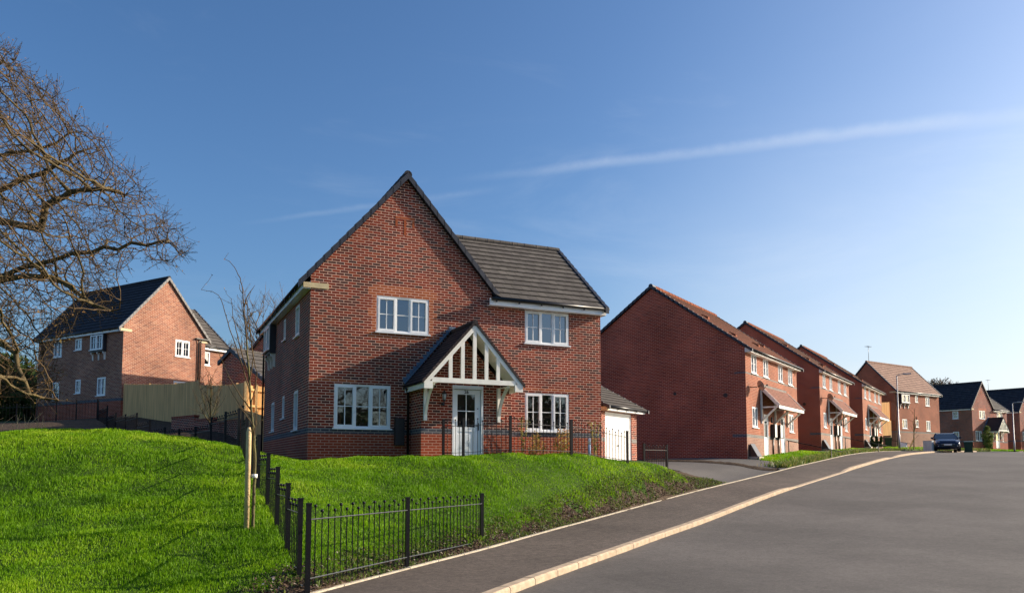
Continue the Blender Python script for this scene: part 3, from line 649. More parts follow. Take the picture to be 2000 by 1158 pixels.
# ============================================================ GARAGES
def garage(loc,rz,label,Wd,Dp,sidepier,door,ez,rise,tile,ridge_along='x',bm='brick'):
    T=empty('brick_garage',loc,rz,label,'garage','brick garages')
    mb=MB([M[bm],M['plinth'],M['greyb'],M['orange']]);z=[(-1,Wd+1,-3,.85,0),(-1,Wd+1,.95,1.10,2)]
    x0=-sidepier
    if ridge_along=='x':
        am=Dp/2;t=rise/(am+.3)
        wall(mb,'x',0,-1,x0,Wd,-1.5,ez,[door] if door else [],z)
        wall(mb,'y',x0,-1,0,Dp,-1.5,ez,(),(),gable=(am,ez+rise-.1,t,ez-.02));wall(mb,'y',Wd,1,0,Dp,-1.5,ez,(),(),gable=(am,ez+rise-.1,t,ez-.02));wall(mb,'x',Dp,1,x0,Wd,-1.5,ez)
        mb.build('wall',T);n=max(4,round(math.hypot(am+.3,rise)/.31))
        rf=MB([M[tile]]);slope(rf,'x',0,x0-.06,Wd+.30,(-.34,ez+.06),(am,ez+rise),n);slope(rf,'x',0,x0-.06,Wd+.30,(Dp+.34,ez+.06),(am,ez+rise),n);ro=rf.build('roof',T)
        vg=MB([M['verge']])
        for x in (x0-.12,Wd+.28): verge(vg,'x',x,.1,(-.36,ez+.05),(am,ez+rise),n,h=.1,lift=.0);verge(vg,'x',x,.1,(Dp+.36,ez+.05),(am,ez+rise),n,h=.1,lift=.0)
        build_each(vg,'verge_trim',ro)
        rg=MB([M[tile]]);ridge(rg,'x',x0-.1,Wd+.3,am,ez+rise,.1);build_each(rg,'ridge_tiles',ro)
        fa=MB([M['white'],M['buff']]);fa.box(x0+.1,Wd+.25,-.26,-.23,ez-.10,ez+.05);fa.box(x0+.1,Wd+.25,-.23,0,ez-.1,ez-.08);fa.box(x0-.06,x0+.1,-.26,0,ez-.12,ez+.03,1);build_each(fa,'fascia',T)
        gu=MB([M['black']]);gutter(gu,'x',x0-.1,Wd+.32,-.31,ez+.03);build_each(gu,'gutter',T)
    else:
        am=(Wd+x0)/2;t=rise/((Wd-x0)/2+.2)
        wall(mb,'x',0,-1,x0,Wd,-1.5,ez,[door] if door else [],(),gable=(am,ez+rise-.1,t,ez-.02));wall(mb,'x',Dp,1,x0,Wd,-1.5,ez,(),(),gable=(am,ez+rise-.1,t,ez-.02))
        wall(mb,'y',x0,-1,0,Dp,-1.5,ez);wall(mb,'y',Wd,1,0,Dp,-1.5,ez);mb.build('wall',T);n=max(4,round(math.hypot(Wd/2,rise)/.31))
        rf=MB([M[tile]]);slope(rf,'y',0,-.06,Dp+.06,(x0-.2,ez),(am,ez+rise),n);slope(rf,'y',0,-.06,Dp+.06,(Wd+.2,ez),(am,ez+rise),n);ro=rf.build('roof',T)
        vg=MB([M['verge']])
        for y in (-.12,Dp+.02): verge(vg,'y',y,.12,(x0-.25,ez),(am,ez+rise),n);verge(vg,'y',y,.12,(Wd+.25,ez),(am,ez+rise),n)
        build_each(vg,'verge_trim',ro)
    if door:
        a,b,z0,z1=door
        d=MB([M['garagedoor'],M['white']]);d.box(a,a+.05,.03,.09,z0,z1,1);d.box(b-.05,b,.03,.09,z0,z1,1);d.box(a+.05,b-.05,.03,.09,z1-.05,z1,1)
        for k in range(9):
            h_=(z1-.05-z0)/9;d.box(a+.05,b-.05,.055,.08,z0+k*h_+.006,z0+(k+1)*h_-.006)
        d.box(a+.05,b-.05,.062,.079,z0,z1-.05)
        do=d.build('garage_door',T);h=MB([M['black']]);h.box((a+b)/2-.08,(a+b)/2+.08,.03,.055,.80,.84);h.build('handle',do)
    return T
garage((15.89,25.69,EYE-.02),31.4,'brick garage with white door beside the near house',2.75,6.2,.35,(-.05,2.27,.0,2.08),2.22,1.9,'tile')
def shed(apx,label,rz,front,back,t,depth,zb):
    T=empty('brick_garage',(apx.x,apx.y,apx.z),rz,label,'garage','brick garages')
    mb=MB([M['brick'],M['plinth'],M['greyb'],M['orange']])
    wall(mb,'y',0,-1,-front,back,-6,-t*front,(),(),gable=(0,-.1,t,-t*front-.05));wall(mb,'x',-front,-1,0,depth,-6,-t*front);wall(mb,'x',back,1,0,depth,-6,-t*back);wall(mb,'y',depth,1,-front,back,-6,-t*front,(),(),gable=(0,-.1,t,-t*front-.05))
    mb.build('wall',T);rf=MB([M['tile']]);slope(rf,'x',0,-.06,depth+.06,(-front-.2,-t*(front+.2)),(0,0),9);slope(rf,'x',0,-.06,depth+.06,(back+.2,-t*(back+.2)),(0,0),4);ro=rf.build('roof',T)
    vg=MB([M['verge']]);verge(vg,'x',-.12,.12,(-front-.22,-t*(front+.22)),(0,0),9);verge(vg,'x',-.12,.12,(back+.22,-t*(back+.22)),(0,0),4);build_each(vg,'verge_trim',ro)
    rg=MB([M['tile']]);ridge(rg,'x',-.1,depth,0,0,.09);build_each(rg,'ridge_tiles',ro);return T
shed(dep(453,682,38),'small gabled brick garage with grey tiles, behind the timber fence',34,2.9,.65,.68,6,0)
gh=shed(dep(530,633,46),'red brick house end half hidden behind the near house',34,4.2,2.1,.85,7,0);gh.name='brick_house';gh['category']='house';del gh['group']
# ============================================================ GROUND
kf=[-40,0,12,14.8,16.8,19.4,22.1,26,28.5,33.7,35.7,45,49.2,61.7,75,160,400]
kh=[-1.57,-1.57,-1.57,-1.53,-1.42,-1.28,-1.08,-.78,-.59,-.2,-.03,.60,.80,1.19,1.46,2.6,3.2]
_ff=np.arange(-40,400,.1);_hh=np.interp(_ff,kf,kh);_k=np.ones(25)/25;_hh[12:-12]=np.convolve(_hh,_k,'valid')
def prof(f): return np.interp(f,_ff,_hh)
def hit(x,y):
    r,f,h=ray(x,y);t=h/f;z=np.arange(6,110,.02);g=prof(z)-t*z;i=np.argmax(g>=0);return r/f*z[i],z[i]
EP=[hit(*p) for p in [(641,1150),(760,1119),(894,1082),(950,1070),(1055,1041),(1158,1012),(1260,986),(1360,958),(1432,942),(1522,919),(1560,910),(1672,886),(1722,881)]]
KP=[hit(*p) for p in [(923,1158),(1040,1119),(1108,1098),(1200,1062),(1308,1032),(1400,998),(1520,954),(1600,930),(1660,912),(1726,893),(1752,888.5)]]
EP=[(-9.2,-12),(-5.0,2),(-3.6,6.5)]+EP+[(33.5,64),(38.5,69),(50,80),(64,94),(100,130)]
KP=[(-7.4,-12),(-3.0,2),(-1.6,6.5)]+KP+[(31.0,59.0),(35.5,63.5),(40.5,68),(52,79),(66,93),(102,129)]
EP=np.array(sorted(EP,key=lambda p:p[1]));KP=np.array(sorted(KP,key=lambda p:p[1]))
_fg=np.arange(-12,128,.25)
def smooth(P_):
    r=np.interp(_fg,P_[:,1],P_[:,0]);w=39;k=np.hanning(w+2)[1:-1];k/=k.sum();rp=np.pad(r,w//2,mode='reflect',reflect_type='odd');return np.convolve(rp,k,'valid')
_re=smooth(EP);_rk=smooth(KP)
def re_(f): return np.interp(f,_fg,_re)
def rk_(f): return np.interp(f,_fg,_rk)
def imgc(x,y,Z):
    r,f,h=ray(x,y);return (r/f*Z,Z,h/f*Z)
ctl=[]
for f in list(np.arange(5,64,2.2))+[70,80,95,120]: ctl.append((float(re_(f)),f,float(prof(f))-.03))
ctl+=[(float(re_(f)),f,-1.6) for f in (-10,-3,1.5)]
for p in [(540,904,18.9),(603,901.5,19.3),(700,897.5,19.6),(850,894.5,20.1),(1000,895.5,20.4),(1100,904.5,21.4),(1174,910.5,22.2),(1240,915,23.5),(1305,919,25.3),
  (520,1000,13.4),(560,1070,11.7),(583,1115,10.5),(498,940,15.6),(480,905,17.6),
  (0,1158,9.4),(-300,1158,9.2),(300,1158,9.8),(470,876,18.6),(430,867,19.1),(390,862,19.4),(340,855,19.8),(240,845,20.3),(100,842,20.5),(0,847,20),(-250,852,20),(200,960,14.2),(0,960,14.2),(380,960,14.6),
  (380,852+42,24),(300,838+34+12,28),(228,810+46,34),(190,820,40),(120,822,42),(40,825,44),(241,812,43.5),(300,818,42),(341,833,37.5),(467,848,33),(430,850,32)]: ctl.append(imgc(*p))
def wc(X,Y,h): r,f=RF(X,Y);ctl.append((r,f,h))
for X,Y in [(4,21.4),(6.5,21.0),(9.6,21.0),(13.1,21.3),(13.5,24),(4,26),(4,30),(9,30)]: wc(X,Y,.08)
wc(15.6,25.6,0.0);wc(18.2,27.1,.05);wc(19.5,33,.15);wc(1.5,34.5,1.3)
ctl+=[(11.0,37.3,.27),(7,39.8,.30),(3,42.4,.32),(17,46.2,.82),(14,41.8,.55),(20.2,51.8,1.0),(17,54,1.0),(25.3,60,1.3),(29.2,66,1.5),(34.5,74,1.65),(37.5,77,1.75),(45.5,84,1.85),(30,90,2.0),(0,60,2.6),(-8,70,3.0),(-30,60,3.2),(-45,45,2.8),(-40,25,1.2),(-35,8,-1.0),(-30,-10,-1.6),(-60,120,5.5),(0,130,4),(60,130,2.6),(-90,40,4),(-90,-10,-1.5)]
ctl=np.array(ctl)
def tps(A,B):
    d=((A[:,None,:]-B[None,:,:])**2).sum(-1);return .5*d*np.log(d+1e-9)
_P=ctl[:,:2]/10;n_=len(_P);_K=tps(_P,_P)+np.eye(n_)*.002;_Q=np.c_[np.ones(n_),_P]
_A=np.block([[_K,_Q],[_Q.T,np.zeros((3,3))]]);_w=np.linalg.solve(_A,np.r_[ctl[:,2],0,0,0])
def terr(r,f):
    r=np.asarray(r,float);f=np.asarray(f,float);sh=r.shape;p=np.c_[r.ravel(),f.ravel()]/10;out=np.empty(len(p))
    for i in range(0,len(p),20000):
        q=p[i:i+20000];out[i:i+20000]=tps(q,_P)@_w[:n_]+np.c_[np.ones(len(q)),q]@_w[n_:]
    return out.reshape(sh)
def vnoise(x,y,s,seed):
    r=np.random.default_rng(seed);g=r.random((64,64));x=x/s;y=y/s;xi=np.floor(x).astype(int);yi=np.floor(y).astype(int);fx=x-xi;fy=y-yi;fx=fx*fx*(3-2*fx);fy=fy*fy*(3-2*fy)
    a=g[xi%64,yi%64];b=g[(xi+1)%64,yi%64];c=g[xi%64,(yi+1)%64];d=g[(xi+1)%64,(yi+1)%64];return (a*(1-fx)+b*fx)*(1-fy)+(c*(1-fx)+d*fx)*fy
def slope_e(f): return np.sqrt(1+((re_(f+.5)-re_(f-.5)))**2)
def sd_(r,f): return (r-re_(f))/slope_e(f)      # >0 on the road side
def G(r,f):
    s=sd_(r,f);t=terr(np.clip(r,-95,110),np.clip(f,-14,135));p=prof(f)
    k=np.clip(s/1.2+.5,0,1);k=k*k*(3-2*k)
    X=r*cT+f*sT;Y=-r*sT+f*cT;amp=np.clip((-s-.3)/1.5,0,1)*np.clip((26-f)/4,0,1)*np.clip((f-4)/3,0,1)
    t=t+amp*(.085*(vnoise(X+200,Y+200,1.0,61)-.5)+.06*(vnoise(X+200,Y+200,.42,62)-.5))
    return t*(1-k)+p*k
def gz_(r,f): return float(G(np.array([r]),np.array([f]))[0])
def gxy(X,Y): r,f=RF(X,Y);return gz_(r,f)+EYE
def Gv(r,f,dz=0.): X,Y=W(r,f);return (X,Y,gz_(r,f)+EYE+dz)
def gridmesh(name,rr,ff,hh,mats,mi=None,kind='structure',label=None):
    X=rr*cT+ff*sT;Y=-rr*sT+ff*cT;V=np.stack([X,Y,hh+EYE],-1).reshape(-1,3);n,m=rr.shape
    idx=np.arange(n*m).reshape(n,m);F_=np.stack([idx[:-1,:-1],idx[:-1,1:],idx[1:,1:],idx[1:,:-1]],-1).reshape(-1,4)
    me=bpy.data.meshes.new(name);me.from_pydata(V.tolist(),[],F_.tolist())
    for q in mats: me.materials.append(q)
    me.polygons.foreach_set('use_smooth',[True]*len(F_))
    if mi is not None: me.polygons.foreach_set('material_index',mi.astype(np.int32).ravel())
    o=bpy.data.objects.new(name,me);COL.objects.link(o);o['kind']=kind;return o
def groundmat(name,cols,scale,rough=.95,bump=.5,bs=30):
    m=bpy.data.materials.new(name);m.use_nodes=True;N=m.node_tree.nodes;L=m.node_tree.links;b=N['Principled BSDF']
    tc=N.new('ShaderNodeTexCoord');n1=N.new('ShaderNodeTexNoise');n1.inputs['Scale'].default_value=scale;n1.inputs['Detail'].default_value=10;n1.inputs['Roughness'].default_value=.7
    L.new(tc.outputs['Object'],n1.inputs['Vector']);cr=N.new('ShaderNodeValToRGB');el=cr.color_ramp.elements
    while len(el)<len(cols): el.new(.5)
    for i,(p,c) in enumerate(cols): el[i].position=p;el[i].color=(*c,1)
    L.new(n1.outputs['Fac'],cr.inputs[0]);L.new(cr.outputs[0],b.inputs['Base Color']);b.inputs['Roughness'].default_value=rough;b.inputs['Specular IOR Level'].default_value=.2
    n2=N.new('ShaderNodeTexNoise');n2.inputs['Scale'].default_value=bs;n2.inputs['Detail'].default_value=6;L.new(tc.outputs['Object'],n2.inputs['Vector'])
    bp=N.new('ShaderNodeBump');bp.inputs['Strength'].default_value=bump;bp.inputs['Distance'].default_value=.03;L.new(n2.outputs['Fac'],bp.inputs['Height']);L.new(bp.outputs[0],b.inputs['Normal'])
    return m
M['turf']=groundmat('turf_base',[(.3,(.02,.045,.003)),(.5,(.04,.085,.004)),(.7,(.07,.12,.006))],1.6)
M['soil']=groundmat('soil_mulch',[(.3,(.035,.022,.014)),(.5,(.075,.05,.032)),(.7,(.16,.12,.08))],9,bump=.9)
M['farturf']=groundmat('far_turf',[(.3,(.05,.10,.02)),(.5,(.08,.15,.03)),(.7,(.12,.12,.05))],.4)
def tarmac(name,base,var,patch,specks=.5):
    m=bpy.data.materials.new(name);m.use_nodes=True;N=m.node_tree.nodes;L=m.node_tree.links;b=N['Principled BSDF']
    tc=N.new('ShaderNodeTexCoord')
    def noise(s,d,r=.5):
        n=N.new('ShaderNodeTexNoise');n.inputs['Scale'].default_value=s;n.inputs['Detail'].default_value=d;n.inputs['Roughness'].default_value=r;L.new(tc.outputs['Object'],n.inputs['Vector']);return n
    def rng_(o,a,b_,lo=.3,hi=.7):
        q=N.new('ShaderNodeMapRange');q.inputs[1].default_value=lo;q.inputs[2].default_value=hi;q.inputs[3].default_value=a;q.inputs[4].default_value=b_;L.new(o,q.inputs[0]);return q.outputs[0]
    A_=rng_(noise(.35,6,.6).outputs['Fac'],1-patch*1.3,1+patch*1.3);B_=rng_(noise(130,3,.8).outputs['Fac'],1-specks,1+specks,.2,.8);C_=rng_(noise(7,8,.8).outputs['Fac'],1-var,1+var)
    vo=N.new('ShaderNodeTexVoronoi');vo.distance='CHEBYCHEV';vo.inputs['Scale'].default_value=.38;L.new(tc.outputs['Object'],vo.inputs['Vector']);sx=N.new('ShaderNodeSeparateColor');L.new(vo.outputs['Color'],sx.inputs[0]);pv=rng_(sx.outputs[0],1-patch*.32,1+patch*.32,0,1)
    mq=N.new('ShaderNodeMath');mq.operation='MULTIPLY';L.new(A_,mq.inputs[0]);L.new(pv,mq.inputs[1]);A_=mq.outputs[0]
    D_=rng_(noise(22,5,.75).outputs['Fac'],1-specks*.38,1+specks*.38)
    m0=N.new('ShaderNodeMath');m0.operation='MULTIPLY';L.new(B_,m0.inputs[0]);L.new(D_,m0.inputs[1]);B_=m0.outputs[0]
    m1=N.new('ShaderNodeMath');m1.operation='MULTIPLY';L.new(A_,m1.inputs[0]);L.new(B_,m1.inputs[1]);m2=N.new('ShaderNodeMath');m2.operation='MULTIPLY';L.new(m1.outputs[0],m2.inputs[0]);L.new(C_,m2.inputs[1])
    v=N.new('ShaderNodeVectorMath');v.operation='SCALE';v.inputs[0].default_value=base;L.new(m2.outputs[0],v.inputs['Scale']);L.new(v.outputs[0],b.inputs['Base Color'])
    b.inputs['Roughness'].default_value=.85;b.inputs['Specular IOR Level'].default_value=.25
    n=noise(90,3);bp=N.new('ShaderNodeBump');bp.inputs['Strength'].default_value=.45;bp.inputs['Distance'].default_value=.012;L.new(n.outputs['Fac'],bp.inputs['Height']);L.new(bp.outputs[0],b.inputs['Normal'])
    return m
M['road']=tarmac('road_asphalt',(.120,.107,.095),.2,.17,.7)
M['path']=tarmac('path_asphalt',(.112,.090,.073),.42,.18,.95)
M['drive']=tarmac('drive_asphalt',(.12,.112,.105),.12,.10,.4)
rl=np.r_[-600,-300,-180,-120,np.arange(-95,-19,3.),np.arange(-18,21,.27),np.arange(22,60,1.2),np.arange(63,112,4),150,260,600]
fl=np.r_[-300,-100,-40,np.arange(-14,5,2.),np.arange(5.5,37,.27),np.arange(38,80,1.1),np.arange(84,136,5),180,300,700,1500]
RR,FF=np.meshgrid(rl,fl);HH=G(RR,FF);S=sd_(RR,FF)
HH=HH-.32*np.clip((S-.02)/.35,0,1)
_s=.53*RR+.848*FF;_fa=float(hit(1398,946)[1]);_fs=float(hit(1520,919.5)[1])
def _sv(f): return .53*float(re_(f))+.848*f
_re0=re_(np.clip((_s-_sv(_fa))/(_sv(_fs)-_sv(_fa))*(_fs-_fa)+_fa,0,120));_t=(RR-_re0)/-.848
_in=((_s>_sv(_fa)+.25)&(_s<_sv(_fs)-.1)&(_t<6.0)&(_t>-.3))|((_s>_sv(_fs)+.3)&(_s<_sv(_fs+3.1)-.2)&(_t<12.6)&(_t>-.3))
HH=HH-.12*_in
HH=np.where(FF>136,np.minimum(HH,3.0),HH)
rc=(RR[:-1,:-1]+RR[1:,1:])/2;fc_=(FF[:-1,:-1]+FF[1:,1:])/2;sc_=sd_(rc,fc_)
jit=rng.uniform(-.12,.12,rc.shape)
mi=np.zeros(rc.shape,int);mi[(sc_>-.40+jit)&(fc_<31)]=1;mi[(fc_>30)]=2
mi[(fc_>23)&(fc_<46)&(rc<0)]=1;mi[(fc_>26)&(fc_<38)&(rc>4)&(sc_<0)]=1
gridmesh('ground',RR,FF,HH,[M['turf'],M['soil'],M['farturf']],mi)
# road, path, kerbs
fr_=np.r_[-12.,np.arange(-10,60,.6),np.arange(60,128,3)]
def kt(f):   # kerb upstand dips at the drives
    lo=float(hit(1530,952)[1]);d=0
    a,b_=lo,float(hit(1655,914)[1])
    c,d_=float(hit(1728,893)[1]),float(hit(1752,888.5)[1])
    def dip(f,a,b): return np.clip(np.minimum((f-a)/.9,(b-f)/.9),0,1)
    return -.075*np.maximum(dip(f,a,b_),dip(f,c,d_))
off=np.r_[0,.3,.8,1.5,2.5,4,6,9,14,22,35,60,110,220];Fq,Oq=np.meshgrid(fr_,off,indexing='ij')
Rq=rk_(Fq)+.10*np.sqrt(1+(rk_(Fq+.5)-rk_(Fq-.5))**2)+Oq
gridmesh('road',Rq,Fq,prof(Fq)-.10,[M['road']])
tq=np.linspace(0,1,7);Fq,Tq=np.meshgrid(fr_,tq,indexing='ij');Rq=re_(Fq)*(1-Tq)+(rk_(Fq)+.02)*Tq
gridmesh('footpath',Rq,Fq,prof(Fq)+kt(Fq)*Tq**2+.0,[M['path']])
def stones(name,rf,w,top,bot,L_,f0,f1,matn,chamf=.0,seed=1):
    mb=MB([M[matn]]);rg_=np.random.default_rng(seed);f=f0
    while f<f1:
        df=L_/math.sqrt(1+float(rf(f+.5)-rf(f-.5))**2);g=.009
        q=[]
        for ff in (f+g,f+df-g):
            s=math.sqrt(1+float(rf(ff+.3)-rf(ff-.3))**2/.36);r=float(rf(ff));h=float(prof(ff))+top(ff)
            q.append((ff,r,s,h))
        j=rg_.uniform(-.003,.004)
        def pt(k,o,z): ff,r,s,h=q[k];X,Y=W(r+o*s,ff);return (X,Y,(h if z is None else float(prof(ff))+z)+EYE+j)
        A=[pt(k,o,z) for z in (bot,) for k,o in ((0,0),(0,w),(1,w),(1,0))]
        ch=chamf
        Tt=[pt(0,0,None),pt(0,w-ch,None),pt(1,w-ch,None),pt(1,0,None)]
        M_=[(pt(0,w,None)),(pt(1,w,None))];M_=[(m_[0],m_[1],m_[2]-ch*1.2) for m_ in M_]
        mb.face([Tt[0],Tt[1],Tt[2],Tt[3]]);mb.face([Tt[1],M_[0],M_[1],Tt[2]]);mb.face([M_[0],A[1],A[2],M_[1]]);mb.face([A[0],Tt[0],Tt[3],A[3]])
        mb.face([A[0],A[1],M_[0],Tt[1],Tt[0]]);mb.face([A[3],Tt[3],Tt[2],M_[1],A[2]])
        f+=df
    o=mb.build(name);o['kind']='structure';return o
stones('kerb',rk_,.155,lambda f:float(kt(f))+.004,-.25,.915,-6,66,'kerb',.022)
stones('path_edging',lambda f:re_(f)-.03,.055,lambda f:.022,-.2,.915,-6,62,'conc',.0,3)
# far kerb length at right, across the road
mb=MB([M['kerb']]);a=dep(1991,890,62);b=dep(1995,881,78);mb.bar((a.x,a.y,a.z-.05),(b.x,b.y,b.z-.05),.3,.22);o=mb.build('kerb');o['kind']='structure'
# drives
DV=np.array([-.848,.53])
def drive(name,f0,f1,back):
    fs=np.linspace(f0,f1,14);ts=np.linspace(0,back,36);Fa,Ta=np.meshgrid(fs,ts,indexing='ij');R_=re_(Fa)-.02+DV[0]*Ta;F2=Fa+DV[1]*Ta
    base=terr(R_,F2);k=np.clip(Ta/1.5,0,1);H_=(prof(Fa)-.0)*(1-k)+base*k+.022
    return gridmesh(name,R_,F2,H_,[M['drive']])
f_a=float(hit(1398,946)[1]);f_s=float(hit(1520,919.5)[1])
drive('driveway',f_a,f_s-.25,6.2);drive('driveway',f_s+.25,f_s+3.1,13)
# ============================================================ SCATTER HELPERS
def scatter_mesh(name,V,faces_per,nv,mats,mi=None,uv=None,smooth=False):
    """V (n,nv,3); faces_per list of index tuples"""
    n=len(V);me=bpy.data.meshes.new(name);me.vertices.add(n*nv);me.vertices.foreach_set('co',V.reshape(-1).astype(np.float32))
    lt=np.array([len(f) for f in faces_per]);li=np.concatenate([np.array(f) for f in faces_per])
    loops=(np.arange(n)[:,None]*nv+li[None,:]).ravel();tot=np.tile(lt,n);st=np.r_[0,np.cumsum(tot)[:-1]]
    me.loops.add(len(loops));me.loops.foreach_set('vertex_index',loops.astype(np.int32))
    me.polygons.add(len(tot));me.polygons.foreach_set('loop_start',st.astype(np.int32));me.polygons.foreach_set('loop_total',tot.astype(np.int32))
    for m in mats: me.materials.append(m)
    if mi is not None: me.polygons.foreach_set('material_index',np.repeat(mi,len(faces_per)).astype(np.int32))
    if uv is not None:
        ul=me.uv_layers.new(name='uv');u=np.stack([np.repeat(uv,len(li)),np.tile(HV[li] if nv==5 else np.zeros(len(li)),n)],-1);ul.data.foreach_set('uv',u.astype(np.float32).ravel())
    me.update();me.validate(verbose=False);o=bpy.data.objects.new(name,me);COL.objects.link(o);return o
HV=np.array([0,0,.55,.55,1.])
def leafmat(name,ramp,trans=.35,hvdark=True):
    m=bpy.data.materials.new(name);m.use_nodes=True;N=m.node_tree.nodes;L=m.node_tree.links;b=N['Principled BSDF'];out=[n for n in N if n.type=='OUTPUT_MATERIAL'][0]
    uv=N.new('ShaderNodeUVMap');uv.uv_map='uv';sp=N.new('ShaderNodeSeparateXYZ');L.new(uv.outputs[0],sp.inputs[0])
    cr=N.new('ShaderNodeValToRGB');el=cr.color_ramp.elements
    while len(el)<len(ramp): el.new(.5)
    for i,(p,c) in enumerate(ramp): el[i].position=p;el[i].color=(*c,1)
    L.new(sp.outputs[0],cr.inputs[0]);L.new(cr.outputs[0],b.inputs['Base Color']);b.inputs['Roughness'].default_value=.55;b.inputs['Specular IOR Level'].default_value=.25
    t=N.new('ShaderNodeBsdfTranslucent');L.new(cr.outputs[0],t.inputs[0]);mx=N.new('ShaderNodeMixShader');mx.inputs[0].default_value=trans
    L.new(b.outputs[0],mx.inputs[1]);L.new(t.outputs[0],mx.inputs[2]);L.new(mx.outputs[0],out.inputs[0]);return m
M['grass']=leafmat('grass_blade',[(0,(.055,.14,.002)),(.35,(.14,.31,.003)),(.7,(.26,.44,.004)),(1,(.46,.54,.06))],.42)
def blades(name,r,f,h,hgt,wid,lean=.5,matn='grass',col=None):
    n=len(r);X=r*cT+f*sT;Y=-r*sT+f*cT;Z=h+EYE;a=rng.uniform(0,2*np.pi,n);w=wid/2;dx=np.cos(a)*w;dy=np.sin(a)*w
    ba=rng.uniform(0,2*np.pi,n);bl=hgt*lean*rng.random(n);bx=np.cos(ba)*bl;by=np.sin(ba)*bl
    V=np.zeros((n,5,3));V[:,0]=np.stack([X-dx,Y-dy,Z-.02],-1);V[:,1]=np.stack([X+dx,Y+dy,Z-.02],-1)
    V[:,2]=np.stack([X+dx*.8+bx*.35,Y+dy*.8+by*.35,Z+hgt*.55],-1);V[:,3]=np.stack([X-dx*.8+bx*.35,Y-dy*.8+by*.35,Z+hgt*.55],-1);V[:,4]=np.stack([X+bx,Y+by,Z+hgt*(1-.25*lean)],-1)
    if col is None: col=np.clip(.02+.42*vnoise(X,Y,.7,3)+.42*vnoise(X,Y,2.3,5)+.1*vnoise(X,Y,.2,8)+rng.normal(0,.12,n),0,1)
    o=scatter_mesh(name,V,[(0,1,2,3),(3,2,4)],5,[M[matn]],uv=col);o['kind']='stuff';return o
# main lawns
N_=540000
f=8.6+(29.5-8.6)*rng.random(N_)**1.15;p=rng.uniform(-.70,.34,N_);r=p*f
X,Y=r*cT+f*sT,-r*sT+f*cT;s=sd_(r,f)
strip=.32+.25*(vnoise(X,Y,.8,9)-.5)+.25*(vnoise(X,Y,.25,19)-.5)
strip=np.where(f<10.6,.45,strip)
ok=(s<-strip)&((.53*r+.848*f)<27.1)
ok&=~((X>3.9)&(Y>21.25))&~((X>6.75)&(X<9.6)&(Y>20.3))&~((X<3.9)&(f>21.8)&(r<0))&(Y<24)
near_f=np.abs(X-(1.90+.0*Y))
d1=vnoise(X,Y,.35,21);ok&=rng.random(N_)<(.72+.5*d1)
r,f,X,Y=r[ok],f[ok],X[ok],Y[ok]
hg=(.022+.06*vnoise(X,Y,.6,31)**1.3+.035*vnoise(X,Y,.2,33)**2)*rng.uniform(.7,1.25,len(r))
blades('grass',r,f,G(r,f),hg,.0042+.0004*f,.6)
# small lawns before the row
fr=[];N2=60000
f=rng.uniform(34.5,62,N2);t=rng.uniform(.1,4.2,N2);r=re_(f)+DV[0]*t;f2=f+DV[1]*t
X,Y=r*cT+f2*sT,-r*sT+f2*cT
def inrow(X,Y):
    o=np.zeros(len(X),bool)
    c,s_=math.cos(math.radians(31.4)),math.sin(math.radians(31.4))
    for k in range(3):
        dx=X-(A0[0]+14.07*k);dy=Y-(A0[1]+8.9*k);u=dx*c+dy*s_;v=-dx*s_+dy*c;o|=(u>.2)&(u<10.4)&(v<0)&(v>-3.3)
    return o
ok=inrow(X,Y)&(sd_(r,f2)<-.35);r,f2=r[ok],f2[ok]
hh_=G(r,f2);blades('grass',r,f2,hh_,rng.uniform(.06,.16,len(r)),np.full(len(r),.03),.7)
# verge of long rough grass and weeds by the path, far stretch
N3=16000;f=rng.uniform(34,76,N3);t=np.abs(rng.normal(0,.45,N3))+.08;r=re_(f)-t;X,Y=r*cT+f*sT,-r*sT+f*cT
ok=((f>35.0)&(rng.random(N3)<vnoise(X,Y,1.5,77)*1.3));r,f=r[ok],f[ok]
M['weed']=leafmat('weed_blade',[(0,(.06,.13,.02)),(.5,(.14,.22,.03)),(.8,(.30,.27,.08)),(1,(.38,.30,.14))],.35)
blades('weeds',r,f,G(r,f),rng.uniform(.1,.38,len(r)),np.full(len(r),.03),.9,'weed',rng.random(len(r)))
N3=26000;f=rng.uniform(72,108,N3);t=rng.uniform(.3,9,N3);r=re_(f)-t;f2=f+t*.2;blades('grass',r,f2,G(r,f2),rng.uniform(.1,.2,N3),np.full(N3,.08),.6)
# mulch chips, stones and weeds along the edging
N4=16000;f=rng.uniform(9.6,28.5,N4);t=.03+rng.random(N4)*.78*(.75+.5*rng.random(N4));r=re_(f)-t;X,Y=r*cT+f*sT,-r*sT+f*cT;h=G(r,f)+EYE
sz=rng.uniform(.008,.032,N4);V=np.zeros((N4,4,3));a=rng.uniform(0,6.28,N4);tl=rng.uniform(-.7,.7,N4)
for k,(cx,cy) in enumerate(((-1,-.45),(1,-.45),(1,.45),(-1,.45))):
    V[:,k,0]=X+(np.cos(a)*cx-np.sin(a)*cy)*sz;V[:,k,1]=Y+(np.sin(a)*cx+np.cos(a)*cy)*sz;V[:,k,2]=h+.012+tl*cx*sz+rng.uniform(0,.012,N4)
M['chip']=mat('bark_chip',(.10,.06,.04),.9,.1,noise=.5,nscale=35,col1=(.20,.135,.095),col2=(.03,.018,.013));M['pebble']=mat('pebble_pale',(.42,.36,.29),.8,.2,noise=.3,nscale=20)
o=scatter_mesh('bark_mulch',V,[(0,1,2,3)],4,[M['chip'],M['pebble']],mi=(rng.random(N4)<.07).astype(int));o['kind']='stuff'
N5=14000;f=rng.uniform(9.6,28.5,N5);t=.03+rng.random(N5)*.85;r=re_(f)-t;X,Y=r*cT+f*sT,-r*sT+f*cT
ok=rng.random(N5)<(vnoise(X,Y,.5,41)**2.2)*2.2;r,f=r[ok],f[ok];X,Y=X[ok],Y[ok]
